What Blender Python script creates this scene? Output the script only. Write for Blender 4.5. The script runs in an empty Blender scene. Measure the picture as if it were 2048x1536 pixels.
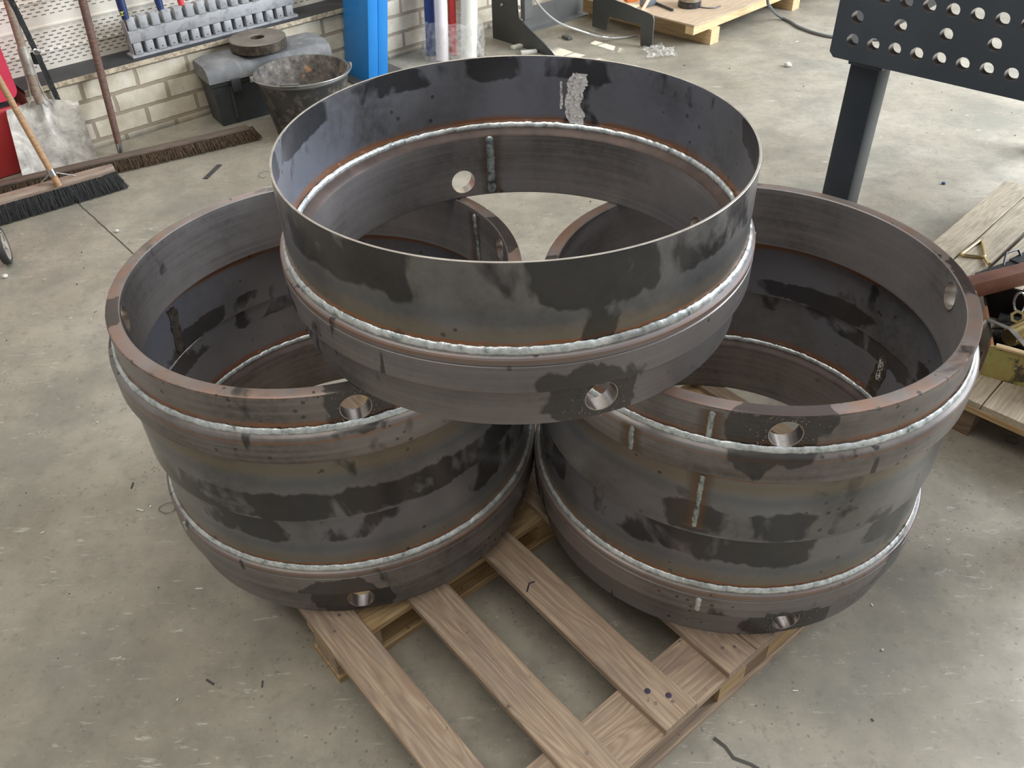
import bpy, bmesh, math, random
from mathutils import Vector, Matrix, noise
random.seed(7)
S = bpy.context.scene
COL = S.collection
D = bpy.data
PI = math.pi

# ------------------------------------------------------------------ camera
cam = D.cameras.new('camera'); co = D.objects.new('camera', cam); COL.objects.link(co)
Xc = Vector((0.99943794, -0.0212632, -0.02591682)); Uc = Vector((0.0335232, 0.63392669, 0.77266626)); Fc = Vector((0, 0.77310079, -0.6342832))
CAM = Vector((0, 0, 1.7546))
m = Matrix(((Xc.x, Uc.x, -Fc.x, CAM.x), (Xc.y, Uc.y, -Fc.y, CAM.y), (Xc.z, Uc.z, -Fc.z, CAM.z), (0, 0, 0, 1)))
co.matrix_world = m
cam.sensor_width = 36; cam.sensor_fit = 'HORIZONTAL'; cam.lens = 36*1712.97/2048; cam.clip_start = .02
S.camera = co

# ------------------------------------------------------------------ light
W = D.worlds.new('daylight'); S.world = W; W.use_nodes = True
wn = W.node_tree; wn.nodes.clear()
o_ = wn.nodes.new('ShaderNodeOutputWorld'); bg = wn.nodes.new('ShaderNodeBackground'); bg.inputs[1].default_value = .82
tc = wn.nodes.new('ShaderNodeTexCoord'); sp = wn.nodes.new('ShaderNodeSeparateXYZ'); wn.links.new(tc.outputs['Generated'], sp.inputs[0])
# hall surroundings: darker low walls, bright roof lights, brighter towards the open door on the right
ad = wn.nodes.new('ShaderNodeMath'); ad.operation = 'MULTIPLY_ADD'; ad.inputs[1].default_value = .45; wn.links.new(sp.outputs['X'], ad.inputs[0])
ad2 = wn.nodes.new('ShaderNodeMath'); ad2.operation = 'MULTIPLY_ADD'; ad2.inputs[1].default_value = .35; ad2.inputs[2].default_value = .0; wn.links.new(sp.outputs['Y'], ad2.inputs[0]); wn.links.new(ad2.outputs[0], ad.inputs[2])
ad3 = wn.nodes.new('ShaderNodeMath'); ad3.operation = 'MULTIPLY_ADD'; ad3.inputs[1].default_value = .55; wn.links.new(sp.outputs['Z'], ad3.inputs[0]); wn.links.new(ad.outputs[0], ad3.inputs[2])
rp = wn.nodes.new('ShaderNodeValToRGB'); wn.links.new(ad3.outputs[0], rp.inputs[0])
rp.color_ramp.elements[0].position = 0; rp.color_ramp.elements[0].color = (.34, .33, .31, 1)
rp.color_ramp.elements[1].position = 1; rp.color_ramp.elements[1].color = (1.25, 1.3, 1.38, 1)
e = rp.color_ramp.elements.new(.45); e.color = (.72, .72, .71, 1)
wn.links.new(rp.outputs[0], bg.inputs[0]); wn.links.new(bg.outputs[0], o_.inputs[0])

def area(name, loc, target, sx, sy, power, col=(1, 1, 1)):
    l = D.lights.new(name, 'AREA'); l.shape = 'RECTANGLE'; l.size = sx; l.size_y = sy; l.energy = power; l.color = col
    o = D.objects.new(name, l); COL.objects.link(o); o.location = loc
    o.rotation_euler = (Vector(target)-Vector(loc)).to_track_quat('-Z', 'Y').to_euler(); return o
area('door_daylight', (5.2, 3.6, 2.6), (0.2, 1.7, .6), 3.0, 3.2, 640, (.86, .92, 1))
area('roof_daylight', (-1.0, 1.5, 6.0), (0, 2.0, 0), 4.0, 5.0, 200, (1, .955, .88))

sp_l = D.lights.new('sun_streak', 'SPOT'); sp_l.energy = 5200; sp_l.spot_size = math.radians(4.2); sp_l.spot_blend = .5; sp_l.shadow_soft_size = .03; sp_l.color = (1, .96, .88)
sp_o = D.objects.new('sun_streak', sp_l); COL.objects.link(sp_o); sp_o.location = (3.6, 8.6, 2.8); sp_o.rotation_euler = (Vector((.50, 5.28, 0))-Vector(sp_o.location)).to_track_quat('-Z', 'Y').to_euler()
vs = S.view_settings; vs.view_transform = 'Standard'; vs.look = 'None'; vs.gamma = 1; vs.use_curve_mapping = False; vs.exposure = 0.0

# ------------------------------------------------------------------ materials
MATS = {}
class NT:
    def __init__(s, name):
        s.m = D.materials.new(name); s.m.use_nodes = True; s.t = s.m.node_tree; s.t.nodes.clear()
        s.out = s.n('ShaderNodeOutputMaterial'); s.b = s.n('ShaderNodeBsdfPrincipled'); s.l(s.b.outputs[0], s.out.inputs[0])
        s.tc = s.n('ShaderNodeTexCoord'); MATS[name] = s.m
    def n(s, k): return s.t.nodes.new(k)
    def l(s, a, b): s.t.links.new(a, b)
    def obj(s, scale=(1, 1, 1), off=(0, 0, 0), rnd=False):
        mp = s.n('ShaderNodeMapping'); mp.inputs['Scale'].default_value = scale; mp.inputs['Location'].default_value = off
        src = s.tc.outputs['Object']
        if rnd:
            oi = s.n('ShaderNodeObjectInfo'); v = s.n('ShaderNodeVectorMath'); v.operation = 'SCALE'; v.inputs['Scale'].default_value = 37
            cm = s.n('ShaderNodeCombineXYZ'); s.l(oi.outputs['Random'], cm.inputs[0]); s.l(oi.outputs['Random'], cm.inputs[1]); s.l(oi.outputs['Random'], cm.inputs[2])
            s.l(cm.outputs[0], v.inputs[0]); a = s.n('ShaderNodeVectorMath'); s.l(src, a.inputs[0]); s.l(v.outputs[0], a.inputs[1]); src = a.outputs[0]
        s.l(src, mp.inputs[0]); return mp.outputs[0]
    def noise(s, vec, scale, detail=4, rough=.55, dist=0):
        n = s.n('ShaderNodeTexNoise'); n.inputs['Scale'].default_value = scale; n.inputs['Detail'].default_value = detail
        n.inputs['Roughness'].default_value = rough; n.inputs['Distortion'].default_value = dist; s.l(vec, n.inputs['Vector']); return n.outputs['Fac']
    def math(s, op, a, b=None, c=None, clamp=False):
        n = s.n('ShaderNodeMath'); n.operation = op; n.use_clamp = clamp
        for i, x in enumerate((a, b, c)):
            if x is None: continue
            if isinstance(x, (int, float)): n.inputs[i].default_value = x
            else: s.l(x, n.inputs[i])
        return n.outputs[0]
    def ramp(s, fac, *st):
        r = s.n('ShaderNodeMapRange') if len(st) == 2 and all(isinstance(x[1], (int, float)) for x in st) else s.n('ShaderNodeValToRGB')
        if r.bl_idname == 'ShaderNodeMapRange':
            r.inputs['From Min'].default_value = st[0][0]; r.inputs['From Max'].default_value = st[1][0]
            r.inputs['To Min'].default_value = st[0][1]; r.inputs['To Max'].default_value = st[1][1]; s.l(fac, r.inputs['Value']); return r.outputs[0]
        e = r.color_ramp.elements
        while len(e) < len(st): e.new(.5)
        for x, (p, c) in zip(e, st): x.position = p; x.color = (*c, 1) if len(c) == 3 else c
        s.l(fac, r.inputs[0]); return r.outputs[0]
    def mix(s, f, a, b, mode='MIX'):
        n = s.n('ShaderNodeMix'); n.data_type = 'RGBA'; n.blend_type = mode
        for i, x in ((0, f), (6, a), (7, b)):
            if isinstance(x, (int, float)): n.inputs[i].default_value = x
            elif isinstance(x, tuple): n.inputs[i].default_value = (*x, 1)
            else: s.l(x, n.inputs[i])
        return n.outputs[2]
    def set(s, **k):
        for a, x in k.items():
            i = s.b.inputs[{'color': 'Base Color', 'rough': 'Roughness', 'metal': 'Metallic', 'alpha': 'Alpha', 'trans': 'Transmission Weight', 'coat': 'Coat Weight', 'spec': 'Specular IOR Level', 'ior': 'IOR'}[a]]
            if isinstance(x, (int, float)): i.default_value = x
            elif isinstance(x, tuple): i.default_value = (*x, 1)
            else: s.l(x, i)
    def bump(s, h, strength=.3, dist=.002):
        b = s.n('ShaderNodeBump'); b.inputs['Strength'].default_value = strength; b.inputs['Distance'].default_value = dist
        s.l(h, b.inputs['Height']); s.l(b.outputs[0], s.b.inputs['Normal'])

def plain(name, col, rough=.5, metal=0., var=.25, scale=14, bump=0, dirt=None):
    t = NT(name); v = t.obj(rnd=True); f = t.noise(v, scale, 5)
    c = t.mix(t.ramp(f, (.3, 0.), (.7, 1.)), tuple(x*(1-var) for x in col), tuple(min(1, x*(1+var)) for x in col))
    if dirt:
        f2 = t.noise(v, scale*2.3, 6, .65); c = t.mix(t.ramp(f2, (.5, 0.), (.62, .8)), c, dirt)
    t.set(color=c, rough=rough, metal=metal)
    if bump: t.bump(t.noise(v, scale*4, 4), bump, .003)
    return t.m

def steel(name, base, rust=(), tint=(), oil=.56, oilz=None, rough=.36, metal=.35, drip=1.0, speck=True, bands=False, hole=False, blue=.55):
    """mill-scale steel; rust / tint are (z centre, half width, amount) bands beside the welds"""
    t = NT(name); v = t.obj(); sep = t.n('ShaderNodeSeparateXYZ'); t.l(t.tc.outputs['Object'], sep.inputs[0]); z = sep.outputs['Z']
    vr = t.obj(rnd=True)
    big = t.noise(vr, 3.2, 5, .55); fine = t.noise(vr, 60, 4, .6)
    c = t.mix(t.ramp(big, (.38, 0.), (.62, 1.)), tuple(x*.58 for x in base), tuple(x*1.42 for x in base))
    c = t.mix(t.ramp(fine, (.35, .0), (.75, .35)), c, tuple(x*1.7 for x in base))
    # bluish scale patches, which also paint the bluish reflected sheen into the colour
    bn = t.noise(vr, 2.3, 4, .6, .5); c = t.mix(t.ramp(bn, (.44, 0.), (.60, blue)), c, (base[0]*1.35, base[1]*1.42, base[2]*1.62))
    if bands:
        rs = t.noise(t.obj((2, 2, 90), rnd=True), 1, 3, .6); c = t.mix(t.ramp(rs, (.4, 0.), (.7, .4)), c, tuple(x*1.9 for x in base))
    zn = t.math('MULTIPLY_ADD', t.noise(vr, 14, 3), .012, -.006); zz = t.math('ADD', z, zn)
    def band(z0, w, a):
        d = t.math('ABSOLUTE', t.math('SUBTRACT', zz, z0)); return t.math('MULTIPLY', t.math('SUBTRACT', 1, t.math('DIVIDE', d, w), clamp=True), a)
    for z0, w_, a in tint: c = t.mix(band(z0+.036, w_*.8, a*.6), c, (.13, .15, .165)); c = t.mix(band(z0, w_, a), c, (.245, .205, .145))
    for z0, w_, a in rust:
        bm = t.math('MULTIPLY', band(z0, w_, a), t.ramp(t.noise(vr, 9, 4), (.3, .45), (.6, 1.5)), clamp=True); c = t.mix(t.math('MULTIPLY', bm, .85), c, (.36, .155, .065))
    # oil film: blotches with drips, dark and glossy
    on = t.noise(t.obj((1, 1, .62), rnd=True), 6.5, 4.0, .55, .35); of = t.ramp(on, (oil, 0.), (oil+.05, 1.))
    dn = t.noise(t.obj((1, 1, .10), rnd=True), 26, 1.5, .5); df = t.math('MULTIPLY', t.ramp(dn, (.66, 0.), (.68, 1.)), t.ramp(on, (oil-.08, 0.), (oil-.05, drip)))
    of = t.math('MAXIMUM', of, df)
    if oilz:
        zf = t.ramp(t.math('ABSOLUTE', t.math('SUBTRACT', zz, oilz[0])), (oilz[1], .0), (oilz[1]*1.7, .16)); of = t.ramp(t.math('SUBTRACT', on, zf), (oil, 0.), (oil+.05, 1.)); of = t.math('MAXIMUM', of, t.math('MULTIPLY', df, .0))
    if speck:
        vo = t.n('ShaderNodeTexVoronoi'); vo.inputs['Scale'].default_value = 34; t.l(vr, vo.inputs['Vector'])
        sf = t.math('MULTIPLY', t.math('LESS_THAN', vo.outputs['Distance'], .16), t.ramp(t.noise(vr, 5, 2), (.54, 0.), (.58, .8))); of = t.math('MAXIMUM', of, sf)
    if hole:
        ax = t.math('ABSOLUTE', sep.outputs['X']); ay = t.math('ABSOLUTE', sep.outputs['Y']); mn = t.math('MULTIPLY', t.math('MINIMUM', ax, ay), .8); dz = t.math('SUBTRACT', z, .045)
        dd = t.math('SQRT', t.math('ADD', t.math('MULTIPLY', mn, mn), t.math('MULTIPLY', dz, dz))); dd = t.math('ADD', dd, t.math('MULTIPLY_ADD', on, .30, -.155)); of = t.math('MAXIMUM', of, t.ramp(dd, (.060, .95), (.068, 0.)), clamp=True)
    c = t.mix(t.math('MULTIPLY', of, .74), c, (.022, .022, .023))
    t.set(color=c, rough=t.mix(of, (rough,)*3, (.20,)*3), metal=metal)
    t.bump(t.math('MULTIPLY_ADD', fine, .6, t.noise(vr, 160, 2)), .12, .001)
    return t.m

RB = (.185, .166, .156); SB = (.185, .178, .176)
steel('ring_steel', RB, rust=[(.083, .005, .7), (.150, .007, .5)], rough=.40, oil=.61, bands=True, hole=True)
steel('ring_steel_top', (.19, .168, .156), rust=[(.066, .010, .8), (.094, .005, .5), (.150, .005, .8), (.002, .004, .4)], rough=.38, oil=.61, bands=True, hole=True)
steel('ring_inner', (.21, .195, .19), rough=.42, oil=.68, speck=False, bands=True, drip=.0, blue=.3)
steel('shell_outer', SB, rust=[(.1745, .0055, 1.5)], tint=[(.188, .026, .75)], rough=.28, oil=.47, oilz=(.285, .035), metal=.42, blue=.9)
steel('shell_outer_top', SB, rust=[(.1575, .005, 1.3)], tint=[(.178, .028, .85)], rough=.29, oil=.49, oilz=(.285, .03), metal=.42, blue=.8)
steel('shell_inner', (.20, .204, .222), rust=[(.174, .014, 1.1)], rough=.30, oil=.49, oilz=(.298, .02), metal=.42, blue=.8)
plain('ledge_rust', (.088, .060, .050), .5, .2, .35, 20)
plain('cut_edge', (.55, .50, .44), .35, .8, .25, 30)
plain('machined_steel', (.52, .47, .43), .26, .9, .2, 40)
t = NT('weld_silver'); v = t.obj(rnd=True); f = t.noise(v, 55, 4, .7); f2 = t.noise(v, 9, 3)
c = t.ramp(f, (.25, (.10, .11, .11)), (.38, (.52, .58, .58)), (.58, (.86, .90, .90)))
c = t.mix(t.ramp(f2, (.55, 0.), (.7, .6)), c, (.16, .15, .14)); t.set(color=c, rough=.33, metal=.55); t.bump(f, .6, .003)
t = NT('weld_dull'); v = t.obj(rnd=True); f = t.noise(v, 45, 4, .7)
t.set(color=t.ramp(f, (.33, (.07, .07, .075)), (.45, (.26, .32, .33)), (.60, (.56, .62, .61))), rough=.32, metal=.5); t.bump(f, .6, .003)
t = NT('rim_bead'); v = t.obj((1, 1, 1), rnd=True); f = t.noise(v, 40, 3, .6); f2 = t.noise(v, 7, 3)
c = t.mix(t.ramp(f2, (.48, 0.), (.6, .8)), t.ramp(f, (.35, (.075, .08, .078)), (.68, (.2, .2, .19))), (.19, .13, .10)); t.set(color=c, rough=.3, metal=.6); t.bump(f, .3, .002)
t = NT('ground_metal'); v = t.obj((1, 1, 1), rnd=True); f = t.noise(t.obj((1, 1, .35), rnd=True), 110, 3, .7)
t.set(color=t.ramp(f, (.34, (.42, .40, .38)), (.46, (1, .99, .97))), rough=.3, metal=.1); t.bump(f, .5, .002)  # bare ground steel; its reflective shine is painted in as near-white colour
t = NT('ground_dull'); v = t.obj(rnd=True); f = t.noise(v, 70, 3, .7)
t.set(color=t.ramp(f, (.32, (.05, .045, .04)), (.65, (.22, .19, .16))), rough=.4, metal=.5); t.bump(f, .9, .003)

t = NT('heat_stain'); at = t.n('ShaderNodeAttribute'); at.attribute_name = 'edge'; f = t.noise(t.obj(rnd=True), 18, 4); e_ = t.math('ADD', at.outputs['Fac'], t.math('MULTIPLY_ADD', f, .8, -.4))
t.set(color=t.ramp(e_, (.15, (.25, .135, .075)), (.45, (.20, .14, .09)), (.9, (.15, .13, .10))), rough=.4, metal=.3, alpha=t.ramp(e_, (.25, .55), (.80, 0.)))
def wood(name, light, dark, knots=True, dirt=.35, stain=(.14, .12, .10)):
    t = NT(name); v = t.obj((1.1, 9, 9), rnd=True)
    w = t.noise(v, 2.0, 2, .4, .25); rings = t.math('PINGPONG', t.math('MULTIPLY', w, 22), 1)
    g = t.noise(t.obj((3, 90, 90), rnd=True), 2, 3, .6)
    c = t.mix(t.ramp(rings, (.2, 0.), (.95, .75)), light, dark)
    c = t.mix(t.ramp(g, (.35, 0.), (.68, .6)), c, tuple(x*.62 for x in dark))
    dn = t.noise(t.obj((1, 2, 2), rnd=True), 5, 5, .65); c = t.mix(t.ramp(dn, (.48, 0.), (.72, dirt)), c, stain)
    sp_ = t.noise(t.obj((1, 1, 1), rnd=True), 38, 3, .6); c = t.mix(t.ramp(sp_, (.68, 0.), (.74, .7)), c, (.06, .05, .045))
    t.set(color=c, rough=.72); t.bump(t.math('ADD', t.math('MULTIPLY', rings, .5), g), .35, .0015); return t.m
wood('pallet_wood', (.50, .38, .265), (.33, .225, .155), dirt=.5, stain=(.20, .165, .15))
wood('pallet_fresh', (.56, .40, .21), (.42, .26, .12), dirt=.2)
wood('pallet_dark', (.30, .20, .12), (.19, .11, .065), dirt=.4)
wood('pallet_grey', (.60, .52, .39), (.46, .38, .27), dirt=.5, stain=(.12, .10, .08))
wood('handle_light', (.52, .32, .17), (.42, .24, .12), dirt=.25)
wood('handle_dark', (.20, .115, .085), (.13, .075, .06), dirt=.4, stain=(.07, .06, .06))
wood('broom_wood', (.36, .28, .22), (.26, .19, .14), dirt=.5)
wood('broom_wood_dark', (.17, .125, .095), (.11, .08, .06), dirt=.5, stain=(.05, .045, .04))
wood('plywood', (.60, .47, .33), (.50, .37, .25), dirt=.3, stain=(.3, .26, .22))
wood('crate_pine', (.80, .60, .34), (.68, .47, .24), dirt=.1)

# floor
t = NT('concrete'); v = t.obj()
a = t.noise(v, 1.3, 6, .6); b_ = t.noise(v, 7, 6, .7); c_ = t.noise(v, 45, 4, .7)
c = t.ramp(a, (.32, (.25, .224, .172)), (.52, (.335, .305, .243)), (.70, (.40, .375, .312)))
c = t.mix(t.ramp(b_, (.42, 0.), (.72, .55)), c, (.165, .155, .13))
c = t.mix(t.ramp(c_, (.60, 0.), (.70, .35)), c, (.15, .145, .13))
sc1 = t.noise(t.obj((1, 5, 1), off=(3, 1, 0)), 9, 5, .75, .6); c = t.mix(t.ramp(sc1, (.62, 0.), (.69, .5)), c, (.60, .585, .53))
st = t.noise(t.obj((1, 1, 1), off=(7, 3, 0)), 2.6, 4, .6); c = t.mix(t.ramp(st, (.52, 0.), (.64, .45)), c, (.175, .175, .150))
vo = t.n('ShaderNodeTexVoronoi'); vo.inputs['Scale'].default_value = 42; t.l(v, vo.inputs['Vector'])
sf = t.math('MULTIPLY', t.math('LESS_THAN', vo.outputs['Distance'], .15), t.ramp(t.noise(v, 3, 3), (.46, 0.), (.54, .55))); c = t.mix(sf, c, (.12, .112, .10))
for k_, (sc_, rot_, th_, am_) in enumerate(((13, -.7, .62, .6), (17, .5, .625, .55), (30, 0, .63, .5))):
    mp_ = t.n('ShaderNodeMapping'); mp_.inputs['Rotation'].default_value = (0, 0, rot_); mp_.inputs['Scale'].default_value = (1, 4 if k_ < 2 else 1.3, 1); mp_.inputs['Location'].default_value = (k_*5.1, 2, 0); t.l(t.tc.outputs['Object'], mp_.inputs[0])
    gate = t.ramp(t.noise(t.obj((1, 1, 1), off=(k_*9, 4, 0)), 1.6, 3), (.46, .1), (.58, 1.))
    c = t.mix(t.math('MULTIPLY', t.ramp(t.noise(mp_.outputs[0], sc_, 5, .75, .5), (th_, 0.), (th_+.05, am_)), gate), c, (.58, .56, .50))
dk = t.noise(t.obj((1, 1, 1), off=(1, 8, 0)), 24, 5, .8); c = t.mix(t.ramp(dk, (.55, 0.), (.66, .5)), c, (.16, .15, .125))
t.set(color=c, rough=t.ramp(b_, (.3, .45), (.7, .68)), spec=.4); t.bump(t.math('MULTIPLY_ADD', c_, .6, b_), .18, .003)

# brick wall (painted, darker joints)
t = NT('painted_brick'); sep = t.n('ShaderNodeSeparateXYZ'); t.l(t.tc.outputs['Object'], sep.inputs[0])
nz = t.math('MULTIPLY_ADD', t.noise(t.obj(), 22, 3), .010, -.005)
cm = t.n('ShaderNodeCombineXYZ'); t.l(t.math('ADD', t.math('ADD', sep.outputs['X'], .312+2.71), nz), cm.inputs[0]); t.l(t.math('ADD', t.math('ADD', sep.outputs['Z'], .060+.196), nz), cm.inputs[1])
bk = t.n('ShaderNodeTexBrick'); t.l(cm.outputs[0], bk.inputs['Vector']); bk.offset = .5; bk.inputs['Scale'].default_value = 1
bk.inputs['Brick Width'].default_value = .271; bk.inputs['Row Height'].default_value = .098; bk.inputs['Mortar Size'].default_value = .0105; bk.inputs['Mortar Smooth'].default_value = .25
n1 = t.noise(t.obj(), 9, 5, .65); n2 = t.noise(t.obj(), 60, 4, .7)
bc = t.ramp(n1, (.35, (.58, .51, .38)), (.6, (.73, .67, .54)), (.75, (.80, .76, .66)))
bc = t.mix(t.ramp(n2, (.62, 0.), (.72, .5)), bc, (.30, .26, .20))
mc = t.mix(n2, (.34, .28, .21), (.42, .36, .28))
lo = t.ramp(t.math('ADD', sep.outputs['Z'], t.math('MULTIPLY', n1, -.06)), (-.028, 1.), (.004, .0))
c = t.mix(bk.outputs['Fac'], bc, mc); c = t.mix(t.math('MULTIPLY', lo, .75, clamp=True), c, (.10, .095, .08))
t.set(color=c, rough=.75); t.bump(t.math('SUBTRACT', t.math('MULTIPLY', n2, .15), bk.outputs['Fac']), .7, .005)
# perforated wall panel
t = NT('perforated_panel'); sep = t.n('ShaderNodeSeparateXYZ'); t.l(t.tc.outputs['Object'], sep.inputs[0])
zr = t.math('DIVIDE', sep.outputs['Z'], .0155); row = t.math('FLOOR', zr); par = t.math('MULTIPLY', t.math('MODULO', row, 2), .5)
fu = t.math('ABSOLUTE', t.math('SUBTRACT', t.math('FRACT', t.math('ADD', t.math('DIVIDE', sep.outputs['X'], .040), par)), .5)); fv = t.math('ABSOLUTE', t.math('SUBTRACT', t.math('FRACT', zr), .5))
slot = t.math('MULTIPLY', t.math('LESS_THAN', fu, .27), t.math('LESS_THAN', fv, .16))
bandm = t.math('MULTIPLY', t.math('GREATER_THAN', sep.outputs['Z'], .155), t.math('LESS_THAN', t.math('FRACT', t.math('DIVIDE', t.math('SUBTRACT', sep.outputs['Z'], .155), .22)), .72))
n1 = t.noise(t.obj(), 6, 4); c = t.mix(t.ramp(n1, (.35, 0.), (.65, 1.)), (.70, .65, .54), (.84, .81, .72)); c = t.mix(t.math('MULTIPLY', slot, bandm), c, (.16, .14, .115))
t.set(color=c, rough=.5)

plain('ledge_top', (.035, .037, .042), .55, 0, .3, 10)
plain('ledge_edge', (.52, .44, .32), .6, 0, .3, 20, dirt=(.2, .15, .1))
plain('black_steel', (.085, .088, .085), .42, .35, .15, 5)
plain('table_steel', (.10, .118, .142), .40, .35, .12, 5)  # lighter, bluer base colour has the glare on the table painted in
plain('table_leg_steel', (.045, .055, .068), .38, .3, .2, 5)
plain('hole_wall_steel', (.33, .29, .28), .35, .7, .2, 25)
plain('machine_grey', (.13, .13, .125), .45, .4, .2, 6)
plain('blue_paint', (.02, .25, .68), .38, 0, .08, 3)
plain('white_plastic', (.80, .74, .74), .4, 0, .05, 6)
plain('cream_plastic', (.72, .71, .62), .45, 0, .08, 6)
plain('red_paint', (.62, .045, .09), .38, 0, .12, 4)
plain('red_plastic', (.62, .06, .065), .45, 0, .1, 6)
plain('navy_plastic', (.03, .06, .2), .4, 0, .1, 6)
plain('dark_gap', (.02, .02, .025), .6)
plain('rack_plastic', (.40, .41, .425), .5, 0, .12, 9, dirt=(.25, .25, .25))
plain('box_body', (.050, .056, .060), .5, 0, .2, 8)
plain('box_lid', (.17, .175, .18), .55, 0, .3, 9, dirt=(.25, .25, .24))
plain('disc_top', (.22, .19, .155), .5, .4, .3, 12)
plain('disc_side', (.07, .058, .045), .5, .3, .4, 20, dirt=(.14, .11, .08))
plain('bucket_plastic', (.035, .035, .035), .42, 0, .3, 9, dirt=(.14, .12, .10))
t = NT('bucket_inside'); v = t.obj(rnd=True); f = t.noise(v, 16, 6, .75); f2 = t.noise(v, 7, 4, .7)
c = t.ramp(f, (.35, (.03, .03, .03)), (.55, (.16, .14, .12)), (.7, (.34, .31, .28))); c = t.mix(t.ramp(f2, (.62, 0.), (.68, .8)), c, (.50, .27, .13)); t.set(color=c, rough=.7)
plain('bucket_rim', (.12, .12, .11), .5, 0, .2, 9)
plain('wire_metal', (.45, .44, .42), .35, .8, .1, 9)
plain('grey_cable', (.38, .38, .37), .4, 0, .1, 9)
plain('dark_cable', (.13, .135, .14), .4, 0, .1, 9)
plain('bristle_brown', (.095, .060, .035), .8, 0, .55, 60)
plain('bristle_black', (.030, .031, .032), .6, 0, .4, 60)
t = NT('shovel_blade'); v = t.obj(rnd=True); f = t.noise(v, 12, 5, .7, .5); f2 = t.noise(v, 40, 4, .7)
c = t.ramp(f, (.32, (.20, .175, .155)), (.5, (.36, .335, .29)), (.68, (.55, .52, .45))); c = t.mix(t.ramp(f2, (.6, 0.), (.7, .4)), c, (.2, .15, .12)); t.set(color=c, rough=.5, metal=.25); t.bump(f2, .3, .003)
t = NT('cloudy_film'); v = t.obj(rnd=True); f = t.noise(v, 30, 4, .7); t.set(color=(.80, .79, .75), rough=.25, alpha=t.ramp(f, (.35, .08), (.70, .42)), spec=.6); t.bump(f, .35, .006)
plain('rust_bar', (.27, .115, .075), .55, .1, .2, 18)
t = NT('crate_paint'); v = t.obj(rnd=True); f = t.noise(t.obj((1, 1, .5), rnd=True), 7, 4, .6); f2 = t.noise(v, 14, 5, .7)
c = t.ramp(f, (.36, (.36, .15, .075)), (.46, (.38, .27, .10)), (.58, (.36, .38, .11)), (.75, (.42, .44, .13))); c = t.mix(t.ramp(f2, (.56, 0.), (.62, .85)), c, (.03, .03, .028)); t.set(color=c, rough=.5)
t = NT('crate_oily'); v = t.obj(rnd=True); f = t.noise(t.obj((1.4, 1.4, .35), rnd=True), 9, 3, .5); t.set(color=t.ramp(f, (.44, (.33, .14, .07)), (.47, (.02, .018, .016))), rough=.25)
plain('brass', (.62, .50, .26), .28, .9, .15, 20)
plain('chrome', (.60, .60, .60), .18, .95, .1, 20)
plain('dark_tool', (.04, .045, .052), .35, .3, .4, 30, dirt=(.10, .09, .07))
plain('rubber', (.05, .05, .05), .7, 0, .2, 20)
plain('wheel_rim', (.50, .45, .39), .5, 0, .1, 20)
plain('grey_panel', (.50, .48, .44), .5, 0, .1, 8)
plain('blue_handle', (.02, .04, .13), .35, 0, .1, 8)
plain('yellow_mark', (.85, .80, .10), .4)
plain('white_paint', (.75, .74, .70), .5)
plain('orange_paint', (.80, .22, .05), .4)
plain('slate_plastic', (.16, .18, .21), .5)
plain('jar_metal', (.40, .37, .31), .3, .8, .3, 30)
plain('joint_filler', (.06, .055, .045), .8)
plain('debris', (.62, .60, .55), .7)
plain('dark_debris', (.05, .045, .045), .6)
plain('purple_ink', (.05, .035, .07), .7)
plain('nail_metal', (.30, .26, .23), .4, .7)

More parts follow.
